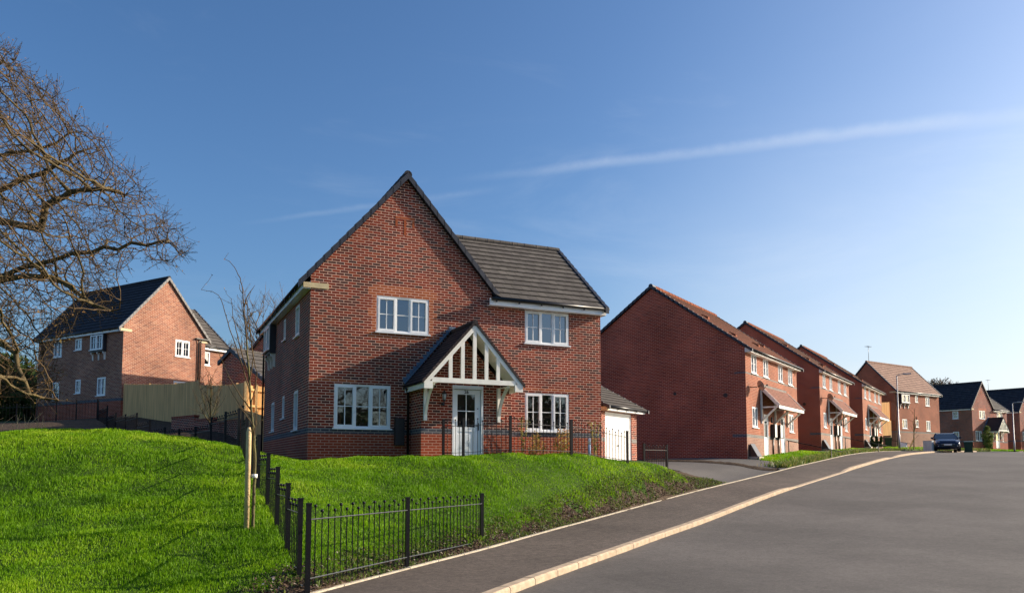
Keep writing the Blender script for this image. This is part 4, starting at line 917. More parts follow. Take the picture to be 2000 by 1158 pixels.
blades('weeds',r,f,G(r,f),rng.uniform(.02,.11,len(r)),rng.uniform(.008,.022,len(r)),1.1,'weed',rng.random(len(r))*.75)
N5=5000;t=rng.random(N5)*4.5;f=f_s+rng.uniform(-.28,.28,N5);r=re_(f)+DV[0]*t;f2=f+DV[1]*t;X,Y=r*cT+f2*sT,-r*sT+f2*cT;h=G(r,f2)+EYE
# soil strip between the two drives
ts=np.linspace(0.05,7.5,40);os_=np.linspace(-.3,.3,7);Ta,Oa=np.meshgrid(ts,os_,indexing='ij');Fa=f_s+Oa;R_=re_(Fa)+DV[0]*Ta;F2=Fa+DV[1]*Ta
k=np.clip(Ta/1.5,0,1);Hh=prof(Fa)*(1-k)+terr(R_,F2)*k+.03+.09*(1-(Oa/.3)**2)*(.5+rng.random(Oa.shape)*.6)
gridmesh('soil_strip',R_,F2,Hh,[M['soil']])
# ============================================================ RAILINGS
def railing(label,posts,n_per_m=6.45,hgt=1.0,stepped=False,group='black metal railings',ph=None,origin=None,ends=True):
    """posts list of (r,f,h)"""
    W3=[Vector((*W(r,f),h+EYE)) for r,f,h in posts];O=W3[0]
    T=empty('railing_fence',O,0,label,'railing',group)
    for i,p_ in enumerate(W3):
        b=MB([M['iron']]);q=p_-O;b.box(q.x-.03,q.x+.03,q.y-.03,q.y+.03,-.35+q.z,q.z+hgt+.02);b.box(q.x-.034,q.x+.034,q.y-.034,q.y+.034,q.z+hgt+.02,q.z+hgt+.045);b.build('post',T)
    for i in range(len(W3)-1):
        a=W3[i]-O;b_=W3[i+1]-O;
        if stepped: zb=min(a.z,b_.z);a=Vector((a.x,a.y,zb));b_=Vector((b_.x,b_.y,zb))
        d=b_-a;L_=Vector((d.x,d.y)).length;m=MB([M['iron'],M['railtop']]);u=d/ max(L_,.01)
        for zz in (.12,hgt-.16): m.bar(a+Vector((0,0,zz))+u*.03,b_+Vector((0,0,zz))-u*.03,.030,.010);m.bar(a+Vector((0,0,zz+.007))+u*.03,b_+Vector((0,0,zz+.007))-u*.03,.030,.004,1)
        n=max(2,round(L_*n_per_m))
        for k in range(1,n):
            c=a+d*(k/n);tp=hgt-.01 if k%2 else hgt-.075;m.bar((c.x,c.y,c.z+.04),(c.x,c.y,c.z+tp),.0125);m.ball((c.x,c.y,c.z+tp+.012),.023,n=6)
        m.build('panel',T)
    return T
def gp_(x,y,Z): r,f,h=ray(x,y);return (r/f*Z,Z,h/f*Z)
def gpt(x,Z): r=(x-CX)/F*Z; return (r,Z,gz_(r,Z))
railing('black garden railing beside the footpath, three posts, nearest the camera',[gp_(600,1150,9.85),gp_(795,1103,12.45),gp_(941,1069,15.5)],hgt=1.0)
side=[gp_(600,1150,9.85)]+[gp_(x,y,Z) for x,y,Z in ((583.8,1131,10.4),(560,1086,11.5),(540,1041,12.6),(521.8,1003,13.75))]
side+=[gpt(x,Z) for x,Z in ((506,14.9),(493,16.1),(482,17.3),(473,18.5))]
railing('black stepped railing climbing the bank between the two lawns',side[1:],stepped=True,n_per_m=7)
sh=[gpt(x,Z) for x,Z in ((466,19.6),(440,21),(412,22.6),(382,24.2),(350,25.8),(322,27.4),(292,29),(266,31),(244,33),(225,35),(208,37.5),(190,40.5))]
railing('black stepped railing in the shadow below the timber fence',sh,stepped=True,n_per_m=6.5,hgt=.95)
railing('black railing across the front of the left-hand house',[gpt(x,41.5) for x in (188,147,108,70,30,-10)],hgt=1.0,n_per_m=6)
railing('black railing on the lawn in front of the porch and front windows',[gpt(866,21.1),gpt(905,20.7),gpt(997,21.2),gpt(1115,22.6)],hgt=.98,n_per_m=7.5)
railing('black railing in front of the white garage door',[gpt(1116.5,22.65),gpt(1225,24.2)],hgt=.98,n_per_m=7.5)
railing('short black railing beside the driveway, in front of the dark gable wall',[gp_(1258,919,26.2),gp_(1303,919.5,27.3)],hgt=.86,n_per_m=9,stepped=True)
# ============================================================ TIMBER FENCE, RETAINING WALL
def timber_fence(label,pts,front=True,ph=1.8,rails=False):
    W3=[Vector(p) for p in pts];O=W3[0];T=empty('timber_fence',(O.x,O.y,O.z),0,label,'fence','timber fences')
    mb=MB([M['timber']]);ps=MB([M['stake']]);rl_=MB([M['timber']])
    for i in range(len(W3)-1):
        a=W3[i]-O;b=W3[i+1]-O;d=b-a;L_=math.hypot(d.x,d.y);n=max(1,round(L_/.115));u=Vector((d.x/L_,d.y/L_,0));nn=Vector((-u.y,u.x,0))
        for k in range(n):
            c=a+d*((k+.5)/n);zt=c.z+random.uniform(-.012,.012)
            p0=c-u*.06;p1=c+u*.055;o1=nn*(.006 if k%2 else 0);o2=nn*.014
            top=zt;bot=zt-ph-random.uniform(0,.02)
            mb.hexa([(p0+o1).to_tuple()[:2]+(bot,),(p1+o1*0).to_tuple()[:2]+(bot,),(p1+o2).to_tuple()[:2]+(bot,),(p0+o1+o2).to_tuple()[:2]+(bot,),
                     (p0+o1).to_tuple()[:2]+(top,),(p1+o1*0).to_tuple()[:2]+(top,),(p1+o2).to_tuple()[:2]+(top,),(p0+o1+o2).to_tuple()[:2]+(top,)])
        for zz in (.2,.9,1.5): rl_.bar(a+nn*(-.04 if rails else .05)+Vector((0,0,-zz)),b+nn*(-.04 if rails else .05)+Vector((0,0,-zz)),.05,.09)
        for e in (a,b): q=e+nn*(-.05 if rails else .08);ps.box(q.x-.05,q.x+.05,q.y-.05,q.y+.05,q.z-ph-.3,q.z+.06)
    mb.build('boards',T);rl_.build('rail',T);ps.build('post',T);return T
def fp(x,y,Z): return tuple(dep(x,y,Z))
timber_fence('long close-boarded timber fence in shade between the houses on the left',[fp(242,750,44),fp(290,750.5,42),fp(340,749.5,40),fp(383,744,38.2),fp(386,751,38.1),fp(428,753,36),fp(460,750,34.4),fp(476,747,33.6)],ph=2.3)
timber_fence('sunlit timber fence panel with rails beside the near house',[fp(482,751,34.2),fp(500,753.5,34.6),fp(530,756,35)],rails=True,ph=2.6)
timber_fence('short shaded timber fence beside the near house, below the sunlit panel',[fp(476,800,33.4),fp(498,806,31.8),fp(516,812,30.5)],ph=2.6)
def brickwall(label,segs,name='retaining_wall',mt='brick'):
    O=Vector(segs[0][0]);T=empty(name,O,0,label,'wall');mb=MB([M[mt],M['plinth']])
    for a,b in segs:
        a=Vector(a)-O;b=Vector(b)-O;d=(b-a);d.z=0;u=d.normalized();n=Vector((-u.y,u.x,0))*.22;z=a.z
        p=[a,b,b+n,a+n];lo=[(q.x,q.y,z-1.8) for q in p];hi=[(q.x,q.y,z) for q in p]
        L_=d.length
        mb.face([lo[0],lo[1],hi[1],hi[0]],0,[(0,-1.8),(L_,-1.8),(L_,0),(0,0)]);mb.face([lo[2],lo[3],hi[3],hi[2]],0);mb.face([lo[1],lo[2],hi[2],hi[1]],0,[(0,-1.8),(.22,-1.8),(.22,0),(0,0)]);mb.face([lo[3],lo[0],hi[0],hi[3]],0,[(0,-1.8),(.22,-1.8),(.22,0),(0,0)])
        c=[(q.x,q.y,z+.003) for q in (a-u*.02-n*.08,b+u*.02-n*.08,b+u*.02+n*1.08,a-u*.02+n*1.08)];c2=[(q[0],q[1],z+.075) for q in c]
        mb.hexa(c+c2,1)
    mb.build('brickwork',T);return T
def seg(x0,x1,y,Z0,Z1):
    a=dep(x0,y,Z0);b=dep(x1,y,Z1);b.z=a.z;return (tuple(a),tuple(b))
brickwall('low stepped brick retaining wall in shade below the timber fence',[seg(335,379,817,36.5,35),seg(379,414,822,35,33.6),seg(414,468,827,33.6,31.6)])
pw=dep(1748,806,77)
# garden wall and gate between row and H4
timber_fence('timber side fence beside the pale-roofed house',[fp(1714,786,76),fp(1739,785,77)],ph=3.2)
brickwall('brick garden wall pier beside the pale-roofed house',[seg(1739,1748,784,76,76)],name='garden_wall',mt='rowbrick')
# ============================================================ TREES
def tube_net(name,nodes,parent,rad,mats,parent_obj=None,k=4,mi=None,origin=None):
    """one mesh of tapered segments between nodes[i] and nodes[parent[i]]"""
    P1=np.array(nodes);par=np.array(parent);i=np.where(par>=0)[0]
    if len(i)==0: return None
    A=P1[par[i]];B=P1[i];ra=rad[par[i]];rb=rad[i];ra=np.minimum(ra,rb*1.7+.002)
    if origin is not None:A=A-origin;B=B-origin
    d=B-A;L_=np.linalg.norm(d,axis=1,keepdims=True);d=d/np.maximum(L_,1e-6);up=np.where(np.abs(d[:,2:3])<.9,[[0,0,1.]],[[1.,0,0]]);a=np.cross(d,up);a/=np.linalg.norm(a,axis=1,keepdims=True);b=np.cross(a,d)
    B=B+d*rb[:,None]*.4
    V=[]
    for P_,R_ in ((A,ra),(B,rb)):
        for t in range(k):
            an=2*math.pi*t/k;V.append(P_+(a*math.cos(an)+b*math.sin(an))*R_[:,None])
    V=np.stack(V,1);F_=[(t,(t+1)%k,k+(t+1)%k,k+t) for t in range(k)]
    o=scatter_mesh(name,V,F_,2*k,mats,mi=None if mi is None else mi[i]);me=o.data;me.polygons.foreach_set('use_smooth',[True]*len(me.polygons));o.parent=parent_obj;return o
def colonize(seed_nodes,seed_par,attr,step,infl,kill,iters,tropism=(0,0,0),jitter=.25,rs=3):
    rg_=random.Random(rs);nodes=[Vector(p) for p in seed_nodes];par=list(seed_par);attr=[Vector(a) for a in attr];tr=Vector(tropism)
    for it in range(iters):
        kd=kdtree.KDTree(len(nodes))
        for i,p in enumerate(nodes): kd.insert(p,i)
        kd.balance();acc={};rest=[]
        for a in attr:
            co_,i,dist=kd.find(a)
            if dist<kill: continue
            rest.append(a)
            if dist<infl:
                v=(a-co_).normalized();acc[i]=acc.get(i,Vector((0,0,0)))+v
        attr=rest
        if not acc: break
        for i,v in acc.items():
            d=(v.normalized()+tr+Vector((rg_.uniform(-1,1),rg_.uniform(-1,1),rg_.uniform(-1,1)))*jitter)
            if d.length<1e-3: continue
            nodes.append(nodes[i]+d.normalized()*step);par.append(i)
    return nodes,par
def radii(par,n,tip=.006,ex=2.3,cap=.4):
    w=np.zeros(n)
    ch=np.zeros(n,int)
    for i in range(n):
        if par[i]>=0: ch[par[i]]+=1
    order=range(n-1,-1,-1);r=np.zeros(n)
    for i in order:
        if ch[i]==0: w[i]+=tip**ex
        r[i]=w[i]**(1/ex)
        if par[i]>=0: w[par[i]]+=w[i]
    return np.minimum(r,cap),ch
def inpoly(x,y,P_):
    c=False
    for i in range(len(P_)):
        x1,y1=P_[i];x2,y2=P_[i-1]
        if (y1>y)!=(y2>y) and x<(x2-x1)*(y-y1)/(y2-y1)+x1: c=not c
    return c
# the oak at the left: trunk outside the frame, limbs traced into space at their own distances
def oak():
    rg_=random.Random(5);env=[(-420,120),(-200,60),(0,78),(35,100),(60,150),(110,170),(135,215),(175,255),(210,265),(235,320),(265,335),(310,395),(345,440),(372,480),(378,505),(340,522),(300,520),(262,505),(235,540),(215,560),(240,600),(205,625),(165,600),(140,650),(105,690),(118,760),(122,790),(80,792),(30,785),(0,770),(-200,800),(-420,700)]
    attr=[];
    while len(attr)<9500:
        x=rg_.uniform(-330,380);y=rg_.uniform(60,795)
        if not inpoly(x,y,env): continue
        if x<-60 and rg_.random()<.75: continue
        if y>560 and 30<x and rg_.random()<.35: continue
        c=22-.004*max(0,200-x);sp=2.2+ (380-x)/150.;attr.append(dep(x,y,c+rg_.uniform(-sp,sp)))
    tb=Vector((*W(-18.6,22.5),gz_(-18.6,22.5)+EYE-.2));seeds=[tb];par=[-1]
    def limb(start,pts):
        i=start
        P_=[seeds[start]]+[dep(*q) for q in pts]
        for a,b in zip(P_[:-1],P_[1:]):
            n=max(1,int((b-a).length/.26))
            for k in range(1,n+1):
                q=a.lerp(b,k/n)+Vector((rg_.uniform(-1,1),rg_.uniform(-1,1),rg_.uniform(-1,1)))*.035;seeds.append(q);par.append(i);i=len(seeds)-1
        return i
    top=limb(0,[(-285,760,22.3),(-275,640,22.2)])
    l1=limb(top,[(-150,590,22),(-60,560,22),(0,542,21.8),(50,520,21.5),(100,512,21.3),(140,497,21.2),(180,492,21),(205,482,21),(230,487,21),(255,475,21),(290,478,21),(330,470,21)])
    limb(top,[(-120,600,21),(-40,556,20.8),(0,546,20.5),(45,541,20.5),(90,540,20.2),(130,556,20),(165,580,19.8),(185,596,19.6),(215,605,19.5),(236,602,19.5)])
    limb(top,[(-140,620,20),(-60,640,19.5),(0,668,19.2),(28,690,19),(35,720,19),(50,745,19),(62,772,19),(85,778,19),(112,784,19)])
    t2=limb(top,[(-250,520,22.5),(-230,420,23)])
    limb(t2,[(-150,400,23),(-60,380,23.5),(0,372,23.5),(40,352,23.5),(80,340,23.3),(120,318,23),(150,300,23)])
    limb(t2,[(-180,330,24),(-80,310,24.5),(0,302,24.5),(60,296,24),(110,280,24),(135,262,24)])
    limb(t2,[(-120,440,22),(-20,430,21.5),(40,440,21.5),(80,450,21.3),(88,400,21),(140,375,20.8),(200,370,20.6),(240,380,20.5)])
    limb(t2,[(-200,250,24),(-120,180,24),(-30,150,24),(10,120,24)])
    limb(t2,[(-330,330,24),(-380,240,24)])
    limb(top,[(-400,600,22),(-480,560,22)])
    nodes,pr=colonize(seeds,par,attr,.24,1.7,.36,75,(0,0,-.02),.27,9)
    # extra fine twigs at the ends
    n0=len(nodes);ch=np.zeros(n0,int)
    for q in pr:
        if q>=0: ch[q]+=1
    nodes=list(nodes);pr=list(pr)
    dirs=[(nodes[i]-nodes[pr[i]]).normalized() if pr[i]>=0 else Vector((0,0,1)) for i in range(n0)]
    for i in range(60,n0):
        k=4 if ch[i]==0 else (1 if rg_.random()<.6 else 0)
        if nodes[i].x<-16 : k=min(k,1)
        for _ in range(k):
            v=(dirs[i]*.8+Vector((rg_.uniform(-1,1),rg_.uniform(-1,1),rg_.uniform(-.6,1)))).normalized();b=i;q=nodes[i]
            for s_ in range(3):
                v=(v+Vector((rg_.uniform(-1,1),rg_.uniform(-1,1),rg_.uniform(-.8,1)))*.26).normalized();q=q+v*rg_.uniform(.09,.2);nodes.append(q);pr.append(b);b=len(nodes)-1
    n=len(nodes);rad,ch=radii(pr,n,.0042,2.28,.38)
    T=empty('oak_tree',tb,0,'big bare-branched oak reaching in from the left edge','tree')
    og=np.array(tb);N3=np.array([tuple(v) for v in nodes]);pa=np.array(pr);big=rad>.022
    pb=np.where(big,pa,-1);pb[0]=-1;ps=np.where(~big,pa,-1)
    tube_net('limbs',N3,pb,rad,[M['bark']],T,8,origin=og);tube_net('twigs',N3,ps,rad,[M['twig']],T,3,origin=og)
    tips=np.where(np.arange(n)>=n0)[0];tips=np.repeat(tips,1);m=len(tips);c=N3[tips]-og+rng.normal(0,.015,(m,3));sz=rng.uniform(.009,.022,(m,1))
    V=np.stack([c+rng.normal(0,1,(m,3))*sz for _ in range(3)],1);b=scatter_mesh('buds',V,[(0,1,2)],3,[M['bud']]);b.parent=T
    return T,n,m
_t,_n,_m=oak()
# the other side of the street, seen only as reflections in the near house windows
for i,(X,Y) in enumerate(((2,-27),(15,-24),(26,-27),(38,-25))):
    c=copy_tree(_t);c.location=(X,Y,EYE-1.6);c.rotation_euler=(0,0,1.1*i+.4);c['label']=['bare oak across the street behind the camera, farthest left','bare oak across the street behind the camera, left of the middle','bare oak across the street behind the camera, right of the middle','bare oak across the street behind the camera, farthest right'][i];c['group']='oaks across the street'
# bare tree generator (recursive) used for background and young trees
def bare(name,base,h,label,group,seed,spread=.5,levels=5,mt='greytwig',trunk=.3,nb=5,tip=.012,cat='tree',up=.25,first=.25):
    rg_=random.Random(seed);nodes=[Vector((0,0,-.3))];par=[-1]
    def grow(i,d,L_,lv):
        seg_=max(2,int(4-lv*.4));p=nodes[i];j=i;st=L_/seg_;pts=[]
        for k in range(seg_):
            d=(d+Vector((rg_.uniform(-1,1),rg_.uniform(-1,1),rg_.uniform(-.5,1)*.8))*.16+Vector((0,0,up*.3))).normalized();p=p+d*st;nodes.append(p);par.append(j);j=len(nodes)-1;pts.append(j)
        if lv>=levels: return
        for k in range(nb):
            b=pts[rg_.randrange(max(0,int(len(pts)*first)),len(pts))];a=rg_.uniform(0,6.28);o=Vector((math.cos(a),math.sin(a),rg_.uniform(.0,.8)));dd=(d*(1-spread)+o*spread).normalized();grow(b,dd,L_*rg_.uniform(.5,.75),lv+1)
        grow(j,d,L_*.65,lv+1)
    grow(0,Vector((0,0,1)),h*.38,0)
    zmax=max(p.z for p in nodes);nodes=[p*(h/zmax) for p in nodes]
    n=len(nodes);rad,ch=radii(par,n,tip,2.2,trunk);T=empty(name,base,0,label,cat,group);N3=np.array([tuple(v) for v in nodes]);pa=np.array(par);big=rad>tip*2.6
    tube_net('trunk',N3,np.where(big,pa,-1),rad,[M[mt]],T,6);tube_net('crown',N3,np.where(~big,pa,-1),rad,[M[mt]],T,3);return T
def at(x,y,Z): return dep(x,y,Z)
g='bare trees beyond the houses'
def bt(x,ytop,Z,hgt,label,seed,**k):
    p=dep(x,ytop,Z);return bare('bare_tree',(p.x,p.y,p.z-hgt),hgt,label,g,seed,**k)
bt(548,536,86,16,'bare tree rising just above the left eave of the near house',3,levels=4,nb=4,tip=.011)
bt(598,562,88,15,'small part of a bare tree seen over the near house eave',8,levels=4,nb=4,tip=.011)
bt(452,650,75,9,'hazy bare tree left of the young tree, above the garage roof',4,levels=4,nb=4,tip=.014)
bt(485,648,78,9,'hazy bare tree right of the young tree trunk, above the garage roof',14,levels=4,nb=4,tip=.014)
bt(1822,739,140,11,'round bare tree top between the two distant houses, left one',6,levels=4,nb=6,tip=.035,spread=.6)
bt(1845,738,142,11,'round bare tree top between the two distant houses, right one',16,levels=4,nb=6,tip=.035,spread=.6)
# evergreen trees at the far left
M['evergreen']=leafmat('evergreen_leaf',[(0,(.018,.04,.008)),(.5,(.04,.075,.014)),(1,(.09,.13,.03))],.2)
def leafy(name,base,h,w,label,group,seed,n=9000,leaf=.16,mt='evergreen',cat='tree',cone=False,trunkr=.12):
    rg_=np.random.default_rng(seed);T=empty(name,base,0,label,cat,group)
    nc=26;cz=rg_.random(nc)*.85+.12;ang=rg_.uniform(0,6.28,nc);prof_=(1-cz)**.8 if cone else np.sqrt(np.clip(1-(cz*2-1.05)**2,0.05,1))
    rr=w/2*prof_*rg_.uniform(.35,.85,nc);cs=np.stack([np.cos(ang)*rr,np.sin(ang)*rr,cz*h],-1);cr_=w*.2*(prof_*.6+.5)
    k=rg_.integers(0,nc,n);d=rg_.normal(0,1,(n,3));d/=np.linalg.norm(d,axis=1,keepdims=True);c=cs[k]+d*(cr_[k]*rg_.random(n)**.4)[:,None]
    V=np.stack([c+rg_.normal(0,1,(n,3))*leaf*.5 for _ in range(3)],1)
    o=scatter_mesh('crown',V,[(0,1,2)],3,[M[mt]],uv=np.clip(rg_.normal(.45,.22,n),0,1));o.parent=T
    t=MB([M['bark']]);t.tube([(0,0,-.4),(0,0,h*.8)],[trunkr,trunkr*.3],7);t.build('trunk',T);return T
for i,(x,yt,Z,w) in enumerate(((-22,700,55,6),(14,742,50,4.5),(45,735,60,6),(68,752,58,4),(88,765,64,4.5))):
    p=dep(x,yt,Z);gr=3.0+EYE;leafy('evergreen_tree',(p.x,p.y,gr-1),p.z-gr+1,w,['tall dark evergreen at the left edge behind the oak branches','low evergreen behind the oak branches, second from the left edge','dark evergreen in the middle of the group left of the far house','narrow evergreen against the wall of the left-hand house','evergreen mostly hidden behind the left-hand house'][i],'dark evergreens at far left',30+i,n=9000,leaf=.3)
for i in range(7):
    X=-30+17*i;leafy('evergreen_tree',(X,-52-6*(i%2),EYE-1.6),7+1.6*(i%3),17,'dark evergreen in the belt of trees across the street behind the camera','evergreens across the street',90+i,n=2500,leaf=.9)
# clipped cones before the farthest semis
for i,(x,y) in enumerate(((1703,874),(1713,873.5),(1722,873.5))):
    p=dep(x,y,68.5);leafy('conical_shrub',tuple(p),.95,.55,['clipped conical shrub, left of three by the farthest semi-detached doors','clipped conical shrub, middle of three by the farthest semi-detached doors','clipped conical shrub, right of three by the farthest semi-detached doors'][i],'clipped conical shrubs',50+i,n=2500,leaf=.06,cat='shrub',cone=True,trunkr=.03)
p=dep(1931,877,92);M['shrubleaf']=leafmat('shrub_leaf',[(0,(.06,.10,.02)),(.5,(.14,.18,.04)),(1,(.30,.28,.09))],.3)
leafy('young_conifer',tuple(p),2.6,1.3,'slender pale green shrub tree before the distant porch','trees at the far end',60,n=4500,leaf=.1,mt='shrubleaf',trunkr=.05)
# shrubs by the wall under the right window
M['redleaf']=leafmat('photinia_leaf',[(0,(.10,.16,.03)),(.4,(.50,.42,.10)),(.7,(.65,.22,.10)),(1,(.70,.14,.08))],.35)
for i,(x,y,Z,h_) in enumerate(((1046,893,22.4,.72),(1098,898,23.0,.72))):
    r_,f_,_h=gpt(x,Z);p=Vector((*W(r_,f_),_h+EYE));leafy('low_shrub',tuple(p),h_,.6,['small red and yellow-green shrub under the right ground floor window, left one','small red and yellow-green shrub at the right end of the ground floor window'][i],'shrubs along the front wall',70+i,n=700,leaf=.045,mt='redleaf',cat='shrub',trunkr=.01)
for i,(x,Z) in enumerate(((1020,22.6),(1163,24.2))):
    r_,f_,_h=gpt(x,Z);T=empty('thin_shrub',(*W(r_,f_),_h+EYE),0,['thin upright yellow-green shrub left of the right ground floor window','thin upright yellow-green shrub at the right-hand corner of the near house'][i],'shrub','shrubs along the front wall')
    rg_=random.Random(i);nd=[Vector((0,0,0))];pr=[-1];lf=[]
    for s_ in range(5):
        j=0;q=Vector((0,0,0));d=Vector((rg_.uniform(-.2,.2),rg_.uniform(-.2,.2),1))
        for k in range(8): q=q+d.normalized()*.14;d+=Vector((rg_.uniform(-1,1),rg_.uniform(-1,1),0))*.08;nd.append(q);pr.append(j);j=len(nd)-1;lf+= [q+Vector((rg_.uniform(-1,1),rg_.uniform(-1,1),rg_.uniform(-1,1)))*.05 for _ in range(5)]
    tube_net('stem',np.array([tuple(v) for v in nd]),np.array(pr),np.full(len(nd),.007),[M['yellowtwig']],T,3)
    c=np.array([tuple(v) for v in lf]);V=np.stack([c+rng.normal(0,1,c.shape)*.022 for _ in range(3)],1);o=scatter_mesh('leaves',V,[(0,1,2)],3,[M['shrubleaf']],uv=rng.random(len(c)));o.parent=T
# near young tree, traced stems
def traced(name,label,stems,Z,base_r,mt,twigs=(8,.22),seed=1,group=None,jz=.15,cat='tree',twr=.0035,bud=None):
    rg_=random.Random(seed);O=dep(stems[0][0][0],stems[0][0][1],Z);T=empty(name,tuple(O),0,label,cat,group);nodes=[];par=[];rad=[]
    for si,(st) in enumerate(stems):
        r0=base_r if si==0 else base_r*.33;off=0;prev=-1
        pts=[dep(x,y,Z) for x,y in st];
        if si: # join nearest existing node
            prev=min(range(len(nodes)),key=lambda k:(nodes[k]-pts[0]).length);off=rg_.uniform(-jz,jz)
            r0=min(r0,rad[prev]*.9)
        tot=sum((b-a).length for a,b in zip(pts[:-1],pts[1:]));run=0
        if not si: nodes.append(pts[0]-Vector((0,0,.2)));par.append(-1);rad.append(r0*1.15);prev=0
        fwd=Vector((*W(0,1),0))
        for a,b in zip(pts[:-1],pts[1:]):
            n=max(1,int((b-a).length/.06));
            for k in range(1,n+1):
                run+=(b-a).length/n;t=run/max(tot,.01);q=a.lerp(b,k/n)+fwd*off*t*4+Vector((rg_.uniform(-1,1),rg_.uniform(-1,1),rg_.uniform(-1,1)))*.004
                nodes.append(q);par.append(prev);rad.append(max(twr,r0*max(0,1-t)**.8*.95+twr));prev=len(nodes)-1
                if t>.12 and rg_.random()<twigs[0]*.01*(1.6 if si else 1)*(1+t):
                    v=Vector((rg_.uniform(-1,1),rg_.uniform(-1,1),rg_.uniform(.2,1.2))).normalized();j=prev;p_=q
                    for _ in range(rg_.randint(2,5)): v=(v+Vector((rg_.uniform(-1,1),rg_.uniform(-1,1),rg_.uniform(-.2,1)))*.3).normalized();p_=p_+v*twigs[1]*.3;nodes.append(p_);par.append(j);rad.append(twr*.8);j=len(nodes)-1
    N3=np.array([tuple(v) for v in nodes])-np.array(O);pa=np.array(par);rd=np.array(rad);big=rd>.012
    tube_net('trunk',N3,np.where(big,pa,-1),rd,[M['youngbark'] if mt is None else M[mt]],T,8);tube_net('crown',N3,np.where(~big,pa,-1),rd,[M['twig']],T,4)
    idx=np.where((rd<max(.007,twr*1.3)))[0];c=N3[idx]+rng.normal(0,.006,(len(idx),3));V=np.stack([c+rng.normal(0,1,c.shape)*.009 for _ in range(3)],1);o=scatter_mesh('buds',V,[(0,1,2)],3,[M[bud or 'bud']]);o.parent=T
    return T
stems=[[(494,1022),(496,965),(498,905),(496,850),(491,800),(488,760),(486,725),(483,690),(480,640),(476,600),(474,565),(469,543),(458,522),(449,511),(438,506)],
 [(488,765),(479,722),(469,678),(460,645),(455,615),(451,597),(447,588),(436,582),(418,580)],
 [(487,745),(499,700),(497,655),(495,620),(497,598),(506,580)],[(490,800),(473,772),(457,738),(447,705),(442,682)],[(489,790),(503,760),(510,730),(506,690),(508,650),(507,630)],
 [(486,730),(477,700),(469,655),(464,625),(463,590)],[(493,815),(475,797),(462,772),(452,748)],[(476,600),(482,578),(495,556)],[(474,575),(466,563),(463,552)],[(494,830),(480,805),(468,790)],[(478,620),(470,600),(466,585)],[(484,700),(476,680),(473,655)],[(496,850),(505,820),(509,795)],[(480,640),(486,610),(500,600)]]
traced('young_tree','slim young tree tied to a round stake on the near lawn',stems,12.4,.024,None,(4,.18),3,twr=.0028)
tie=MB([M['cream']]);a=dep(479,929,12.4);b=dep(497,929,12.4);tie.bar(a-Vector((0,0,0)),b,.02,.025);tie.tube([b+Vector((0,0,-.03)),b+Vector((0,0,.03))],.045,8)
k_=dep(481.5,1024,12.35);T=empty('tree_stake',tuple(k_),0,'round timber stake with chamfered top beside the young tree','stake')
s_=MB([M['stake']]);s_.tube([(0,0,-.2),(0,0,1.42),(0,0,1.5)],[.041,.040,.022],14);s_.build('shaft',T)
o=tie.build('tie',T);o.location=-k_
st2=[[(411,846),(411,800),(411,765),(412,742)],[(411,820),(405,795),(402,770),(400,755)],[(411,812),(418,790),(421,765),(424,750)],[(411,800),(406,775),(407,750)],[(411,790),(417,770),(419,748)],[(411,826),(402,806),(398,790)],[(411,824),(421,800),(428,780)]]
traced('young_tree','small pale sapling in front of the shaded timber fence',st2,30,.03,None,(20,.5),5,twr=.009)
st3=[[(1785,878),(1785,850),(1786,825),(1786,800)],[(1785,850),(1781,830),(1780,818)],[(1785,845),(1790,830),(1792,815)]]
traced('young_tree','young tree with a slanting prop before the pale-roofed house',st3,68,.04,None,(9,.5),6,twr=.013,bud='yellowtwig')
pr_=MB([M['timber']]);a=dep(1776,877,68);b=dep(1785,856,68);T=empty('tree_stake',tuple(a),0,'slanting timber prop of the distant young tree','stake');pr_.bar((0,0,0),b-a,.08);pr_.build('shaft',T)
# dry stalks at the far left of the lawn crest
T=empty('dry_stalks',tuple(Gv(-.64*20.6,20.6)),0,'dry pale plant stalks standing on the lawn crest at the left edge','plant')
m=MB([M['stake']]);rg_=random.Random(2)
for k in range(16): x=rg_.uniform(-.5,.9);m.tube([(x,rg_.uniform(-.3,.3),-.1),(x+rg_.uniform(-.08,.1),0,.25),(x+rg_.uniform(-.25,.3),0,rg_.uniform(.35,.6))],[.006,.005,.003],4)
m.build('stalks',T)
# ============================================================ STREET ITEMS
def lamp(x,ytop,ybase,Z,label,arm):
    a=dep(x,ybase,Z);b=dep(x,ytop,Z);h=b.z-a.z;T=empty('street_lamp',tuple(a),0,label,'street lamp','street lamps')
    m=MB([M['metal']]);m.tube([(0,0,-.3),(0,0,1.3),(0,0,1.35),(0,0,h)],[.085,.085,.05,.038],10);m.build('pole',T)
    d=Vector((*W(.75*arm,-.35),0)).normalized();q=MB([M['metal']]);q.tube([(0,0,h-.03),d*.1+Vector((0,0,h+.03)),d*.5+Vector((0,0,h+.08))],.03,8);q.build('arm',T)
    e=MB([M['metal'],M['amber']]);c=d*.72+Vector((0,0,h+.09));s_=Vector((-d.y,d.x,0))
    for (z0,z1,w0,mi_) in ((-.02,.05,.14,0),(-.05,-.02,.11,1)):
        A=[c-d*.3-s_*w0,c+d*.3-s_*w0*.8,c+d*.3+s_*w0*.8,c-d*.3+s_*w0];e.hexa([(p.x,p.y,p.z+z0) for p in A]+[(p.x*.98+c.x*.02,p.y*.98+c.y*.02,p.z+z1) for p in A],mi_)
    e.build('lamp_head',T);return T
lamp(1757,733,881,62,'tall grey street lamp standing on the footpath before the pale-roofed house',1)
lamp(1982,787,886,80,'grey street lamp near the right edge of the photo',1)
def facing(T,ang=0):
    r,f=RF(T.location.x,T.location.y);T.rotation_euler=(0,0,-TH-math.atan2(r,f)+math.radians(ang))
